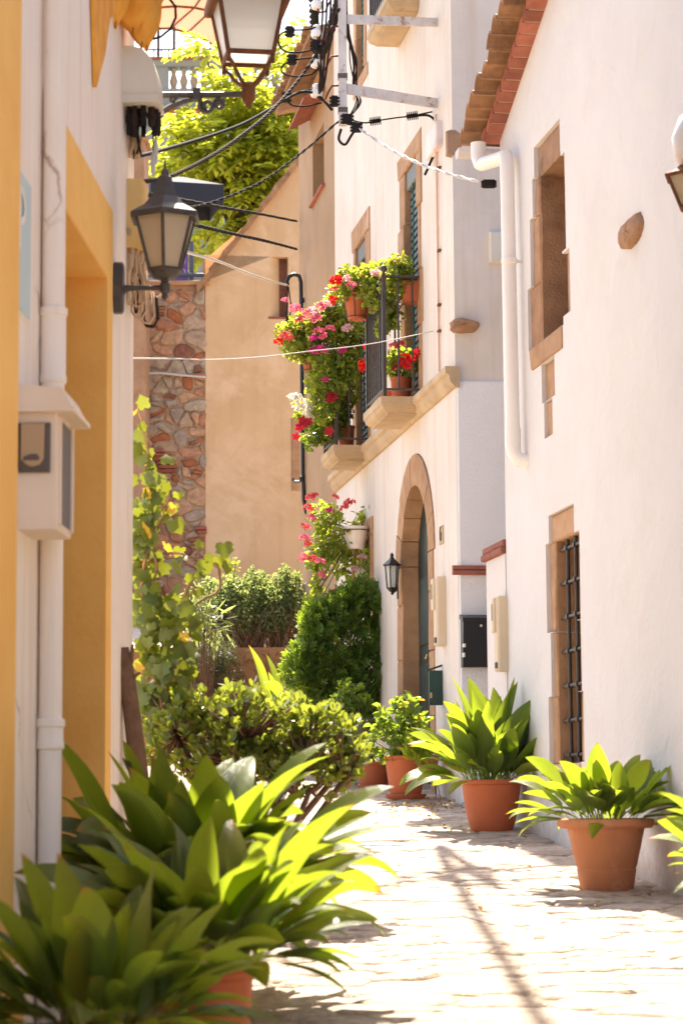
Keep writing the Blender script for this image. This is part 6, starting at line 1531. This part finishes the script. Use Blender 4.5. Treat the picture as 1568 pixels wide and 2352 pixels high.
# jade plant
jt = thing('jade_plant', 'large jade plant with fleshy oval leaves spreading over the street edge', 'succulent', Vector((-.42, 11.75, gz(11.75))))
rjd = random.Random(71); je = [ell(640,1680,11.7,150,80,.3), ell(730,1720,11.7,100,100,.3), ell(520,1640,11.8,120,62,.28), ell(430,1700,11.8,100,90,.25), ell(800,1770,11.65,42,60,.18), ell(560,1740,11.7,120,70,.3), ell(680,1790,11.6,90,60,.22), ell(390,1640,11.9,60,60,.2)]
jm = MB(); js = MB(); jbase = Vector((-.42, 11.75, gz(11.75)))
limbs = []
for k in range(16):
    c, r = je[k % len(je)]; e = c+Vector((rjd.uniform(-.5,.5)*r.x, rjd.uniform(-.5,.5)*r.y, rjd.uniform(-.5,.3)*r.z)); limbs.append(e)
    js.tube([jbase+Vector((rjd.uniform(-.12,.12), rjd.uniform(-.08,.08), 0)), jbase.lerp(e, .45)+Vector((rjd.uniform(-.08,.08), rjd.uniform(-.05,.05), .02)), e], [.026,.019,.012], 7)
for k in range(560):
    c, r = je[rjd.choices(range(len(je)), [e[1].x*e[1].z for e in je])[0]]
    u = rvec(rjd); q = rjd.random()**.42; p = c+Vector((u.x*r.x*q, u.y*r.y*q, u.z*r.z*q))
    src = min(limbs, key=lambda e: (e-p).length); js.tube([src, src.lerp(p, .5)+Vector((0,0,-.015)), p], [.009,.007,.005], 5)
    ax = (u*.6+Vector((0,0,.7))+rvec(rjd)*.4).normalized(); pn = ax.cross(rvec(rjd)).normalized(); pm_ = ax.cross(pn)
    m = rjd.randint(6, 9)
    for j in range(m):
        a = j*2.4; lift = .25+.65*j/m; d = ((pn*math.cos(a)+pm_*math.sin(a))*(1-lift*.6)+ax*lift).normalized(); L_ = rjd.uniform(.036, .056)
        pp = p+ax*(.012*j/m*3); s = d.cross(ax); s = s.normalized() if s.length > 1e-5 else pn; nn = s.cross(d)
        b = len(jm.v); w = L_*.62
        for (f, ww) in ((0,.15),(.3,.72),(.62,1.0),(.88,.72),(1.0,.2)):
            jm.v += [pp+d*L_*f-s*w*.5*ww+nn*.25*L_*f*f, pp+d*L_*f+s*w*.5*ww+nn*.25*L_*f*f]
        for f in range(4): jm.f.append((b+2*f, b+2*f+1, b+2*f+3, b+2*f+2))
o = jm.build('foliage', M['jade'], jt, smooth=True); o['kind'] = 'stuff'
o = js.build('stems', M['bark'], jt, smooth=True); o['kind'] = 'stuff'
# ivy climbing at the end of the left house
def ivy_mesh(name, seed, mat):
    rr = random.Random(seed); mb = MB(); out = [(0,.02),(.20,-.14),(.44,-.08),(.50,.14),(.46,.30),(.54,.50),(.30,.66),(.0,.98),(-.30,.66),(-.54,.50),(-.46,.30),(-.50,.14),(-.44,-.08),(-.20,-.14)]
    c = Vector((0,.25,.04)); mb.v.append(c)
    for (x, y) in out: mb.v.append(Vector((x*rr.uniform(.9,1.1), y, -.10*abs(x)-.10*y*y+rr.uniform(-.03,.03))))
    n = len(out)
    for k in range(n): mb.f.append((0, 1+k, 1+(k+1) % n))
    mb.smooth = True; me = mb.mesh(name); me.materials.append(mat); return me
IV = [ivy_mesh('ivy_leaf', s, M['ivy']) for s in range(4)]; IVY = [ivy_mesh('ivy_leaf', s+9, M['ivy_yellow']) for s in range(2)]
iv = thing('ivy', 'climbing ivy with yellow green leaves and woody looping stems beside the cream house', 'climber', Vector((-.92, 11.95, gz(11.95))))
ri = random.Random(19)
vines = [[(330,1760),(322,1600),(340,1500),(352,1400),(360,1300),(350,1180),(345,1060),(330,1000),(318,930)], [(360,1780),(395,1700),(400,1640),(365,1560),(370,1500),(410,1420),(440,1330),(500,1290),(505,1350),(450,1390)], [(345,1760),(330,1660),(318,1620),(335,1575),(400,1565)], [(350,1500),(380,1440),(430,1400),(445,1350)], [(340,1560),(335,1450),(325,1350),(340,1250),(365,1200),(390,1130)], [(405,1650),(440,1560),(430,1480),(420,1420)], [(325,1300),(370,1270),(420,1275),(470,1285)]]
pts_all = []
for v in vines:
    P = [atY(x, y, 11.95+ri.uniform(-.08,.08)) for x, y in v]; 
    mb = MB(); fine = []
    for i in range(len(P)-1):
        for k in range(4): fine.append(P[i].lerp(P[i+1], k/4)+Vector((ri.uniform(-.008,.008), ri.uniform(-.02,.02), ri.uniform(-.008,.008))))
    fine.append(P[-1]); n = len(fine); r0 = .017 if v is vines[1] else .011
    mb.tube(fine, [r0*(1-.65*i/n) for i in range(n)], 6); mb.build('stem', M['vine'], iv, smooth=True)
    pts_all += fine
lp = [(ri.choice(pts_all)) for _ in range(105)] + [atY(ri.uniform(310,360), ri.uniform(1030,1500), 11.9) for _ in range(66)] + [atY(ri.uniform(320,440), ri.uniform(1380,1720), 11.85) for _ in range(95)] + [atY(x, y, 11.9) for x, y in ((398,1075),(372,1095),(395,1195),(380,1170),(455,1300),(492,1268),(340,1035),(360,1110),(415,1290),(440,1300))]
iw = wmat(iv).inverted()
for k, p in enumerate(lp):
    q = p + Vector((ri.uniform(-.05,.05), ri.uniform(-.06,.03), ri.uniform(-.05,.05)))
    yel = ri.random() < .06
    m = Matrix.Translation(iw @ q) @ Euler((math.pi/2+ri.uniform(-.9,.6), ri.uniform(-.6,.6)+math.pi*(1 if ri.random() < .75 else 0), ri.uniform(-.9,.9))).to_matrix().to_4x4() @ Matrix.Scale(ri.uniform(.045, .09), 4)
    link('leaf', (IVY if yel else IV)[ri.randint(0, 1)], iv, m)
tr_ = thing('cut_trunk', 'sawn off brown trunk stub leaning against the cream house corner', 'trunk', Vector((atY(322,1760,11.1).x, 11.1, gz(11.1))))
b_ = atY(322,1780,11.1); mb = MB(); mb.tube([Vector((b_.x+.06, 11.1, gz(11.1)-.02)), atY(318,1760,11.1), atY(306,1660,11.1), atY(295,1580,11.1), atY(286,1530,11.1), atY(281,1488,11.1)], [.05,.043,.04,.038,.04,.030], 10); mb.build('trunk', M['bark'], tr_, smooth='auto')
for (x0_, y0_, x1_, y1_) in ((300,1560,322,1545), (300,1530,305,1480), (292,1575,270,1555)):
    mb = MB(); mb.tube([atY(x0_, y0_, 11.1), atY(x1_, y1_, 11.07)], [.012,.006], 6); mb.build('twig', M['bark'], tr_)

# ------------------------------------------------------------------ aspidistras along the left wall
q1 = Vector((-.57, 9.25, gz(9.25)))
pot('flower_pot', 'large terracotta pot of the big aspidistra by the yellow doorway', q1, [(r*1.15, z*1.1) for r, z in PP1], M['terracotta'])
aspidistra('big broad aspidistra with dark arching leaves in front of the yellow doorway', q1+Vector((0,0,.32)), 140, 1.16, .22, 101, spread=(.2, 1), skirt=34)
q3 = Vector((-.44, 7.85, gz(7.85)))
pot('flower_pot', 'terracotta pot at the street edge under the middle aspidistra', q3, potprof(.12, .165, .36, .035, .018, 1), M['terracotta'])
aspidistra('middle aspidistra with yellow green leaves leaning over the paving', q3+Vector((0,0,.34)), 100, .95, .14, 102, spread=(.38, 1), skirt=42)
q2 = Vector((-.66, 6.75, gz(6.75)))
pot('flower_pot', 'terracotta pot of the soft dark aspidistra by the yellow pilaster', q2, potprof(.13, .19, .38, .035, .018, 1), M['terracotta'])
aspidistra('soft dark aspidistra at the front by the yellow pilaster', q2+Vector((0,0,.34)), 84, .78, .16, 103, spread=(.15, 1), skirt=34)

# ------------------------------------------------------------------ the tree
trt = thing('tree', 'broad tree with bright yellow green compound leaves behind the ochre gable', 'tree', Vector((-1.5, 40.5, TER+.25)))
rt_ = random.Random(91); YT = 40.0
te = [ell(605,235,YT,110,95,1.0), ell(560,330,YT,150,105,1.1), ell(500,395,YT,115,85,1.0), ell(620,420,YT,95,110,1.0), ell(570,490,YT,80,55,.8), ell(440,320,YT,62,40,.6), ell(690,130,YT,42,60,.5), ell(470,112,YT,42,22,.4), ell(660,320,YT,60,120,.9), ell(520,530,YT,60,40,.7), ell(430,390,YT,60,45,.7), ell(540,215,YT,50,50,.6), ell(475,555,YT,45,30,.5), ell(420,282,YT,34,22,.4)]
tb = Vector((-1.5, 40.5, TER+.2)); tmb = MB(); top_ = atY(560, 430, YT)
tmb.tube([tb, tb.lerp(top_, .5)+Vector((.1,0,0)), top_], [.22,.17,.12], 9)
tm_ = tmb.build('trunk', M['treebark'], trt, smooth=True)
ends = []
for (c, r) in te:
    mb = MB(); mb.tube([top_.lerp(tb, .15), top_.lerp(c, .5)+Vector((rt_.uniform(-.1,.1),0,rt_.uniform(-.1,.1))), c], [.07,.04,.018], 6); mb.build('limb', M['treebark'], trt, smooth=True)
lm = MB(); bm_ = MB(); wts = [e[1].x*e[1].z for e in te]
for k in range(950):
    c, r = te[rt_.choices(range(len(te)), wts)[0]]
    u = rvec(rt_); q = rt_.random()**.40; p = c+Vector((u.x*r.x*q, u.y*r.y*q, u.z*r.z*q))
    ax = (Vector((u.x, u.y, 0))*.8+rvec(rt_)*.5+Vector((0,0,rt_.uniform(-.35,.25)))).normalized(); Lx = rt_.uniform(.34, .52)
    if k % 4 == 0: bm_.tube([c.lerp(p,.4), p], [.010,.004], 3, False)
    up_ = Vector((0,0,1)); sd = ax.cross(up_); sd = sd.normalized() if sd.length > .05 else Vector((1,0,0))
    for j in range(9):
        s = (j//2)/4.5+.12; pp = p+ax*Lx*s+Vector((0,0,-.10*Lx*s*s*3)); sg_ = 1 if j % 2 else -1
        d = (ax*.55+sd*sg_*.8+Vector((0,0,rt_.uniform(-.55,-.05)))).normalized() if j < 8 else (ax+Vector((0,0,-.4))).normalized()
        l = rt_.uniform(.15, .235); leaf_oval(lm, pp, d, (up_+rvec(rt_)*.35).normalized(), l, l*.46, .12)
lo = lm.build('crown', M['tree'], trt); lo['kind'] = 'stuff'
o = bm_.build('twigs', M['treebark'], trt); o['kind'] = 'stuff'

# ------------------------------------------------------------------ fallen leaves on the paving
rf = random.Random(17); fm = MB()
for k in range(170):
    g_ = rf.random()
    if g_ < .6: px, py = rf.gauss(985, 45), rf.gauss(1861, 7)
    elif g_ < .8: px, py = rf.uniform(860, 1080), rf.uniform(1845, 1900)
    else: px, py = rf.uniform(850, 1500), rf.uniform(1860, 2150)
    p = onground(px, py)+Vector((0,0,.036)); 
    if p.x > 3.6-.159*p.y: continue
    d = rvec(rf); d.z *= .2; l = rf.uniform(.012, .04); leaf_oval(fm, p, d.normalized(), (Vector((0,0,1))+rvec(rf)*.3).normalized(), l, l*.6)
o = fm.build('fallen_leaves', M['ger_dry']); o['kind'] = 'stuff'; tag(o, 'scattered dry fallen leaves on the paving near the pots', 'leaves')
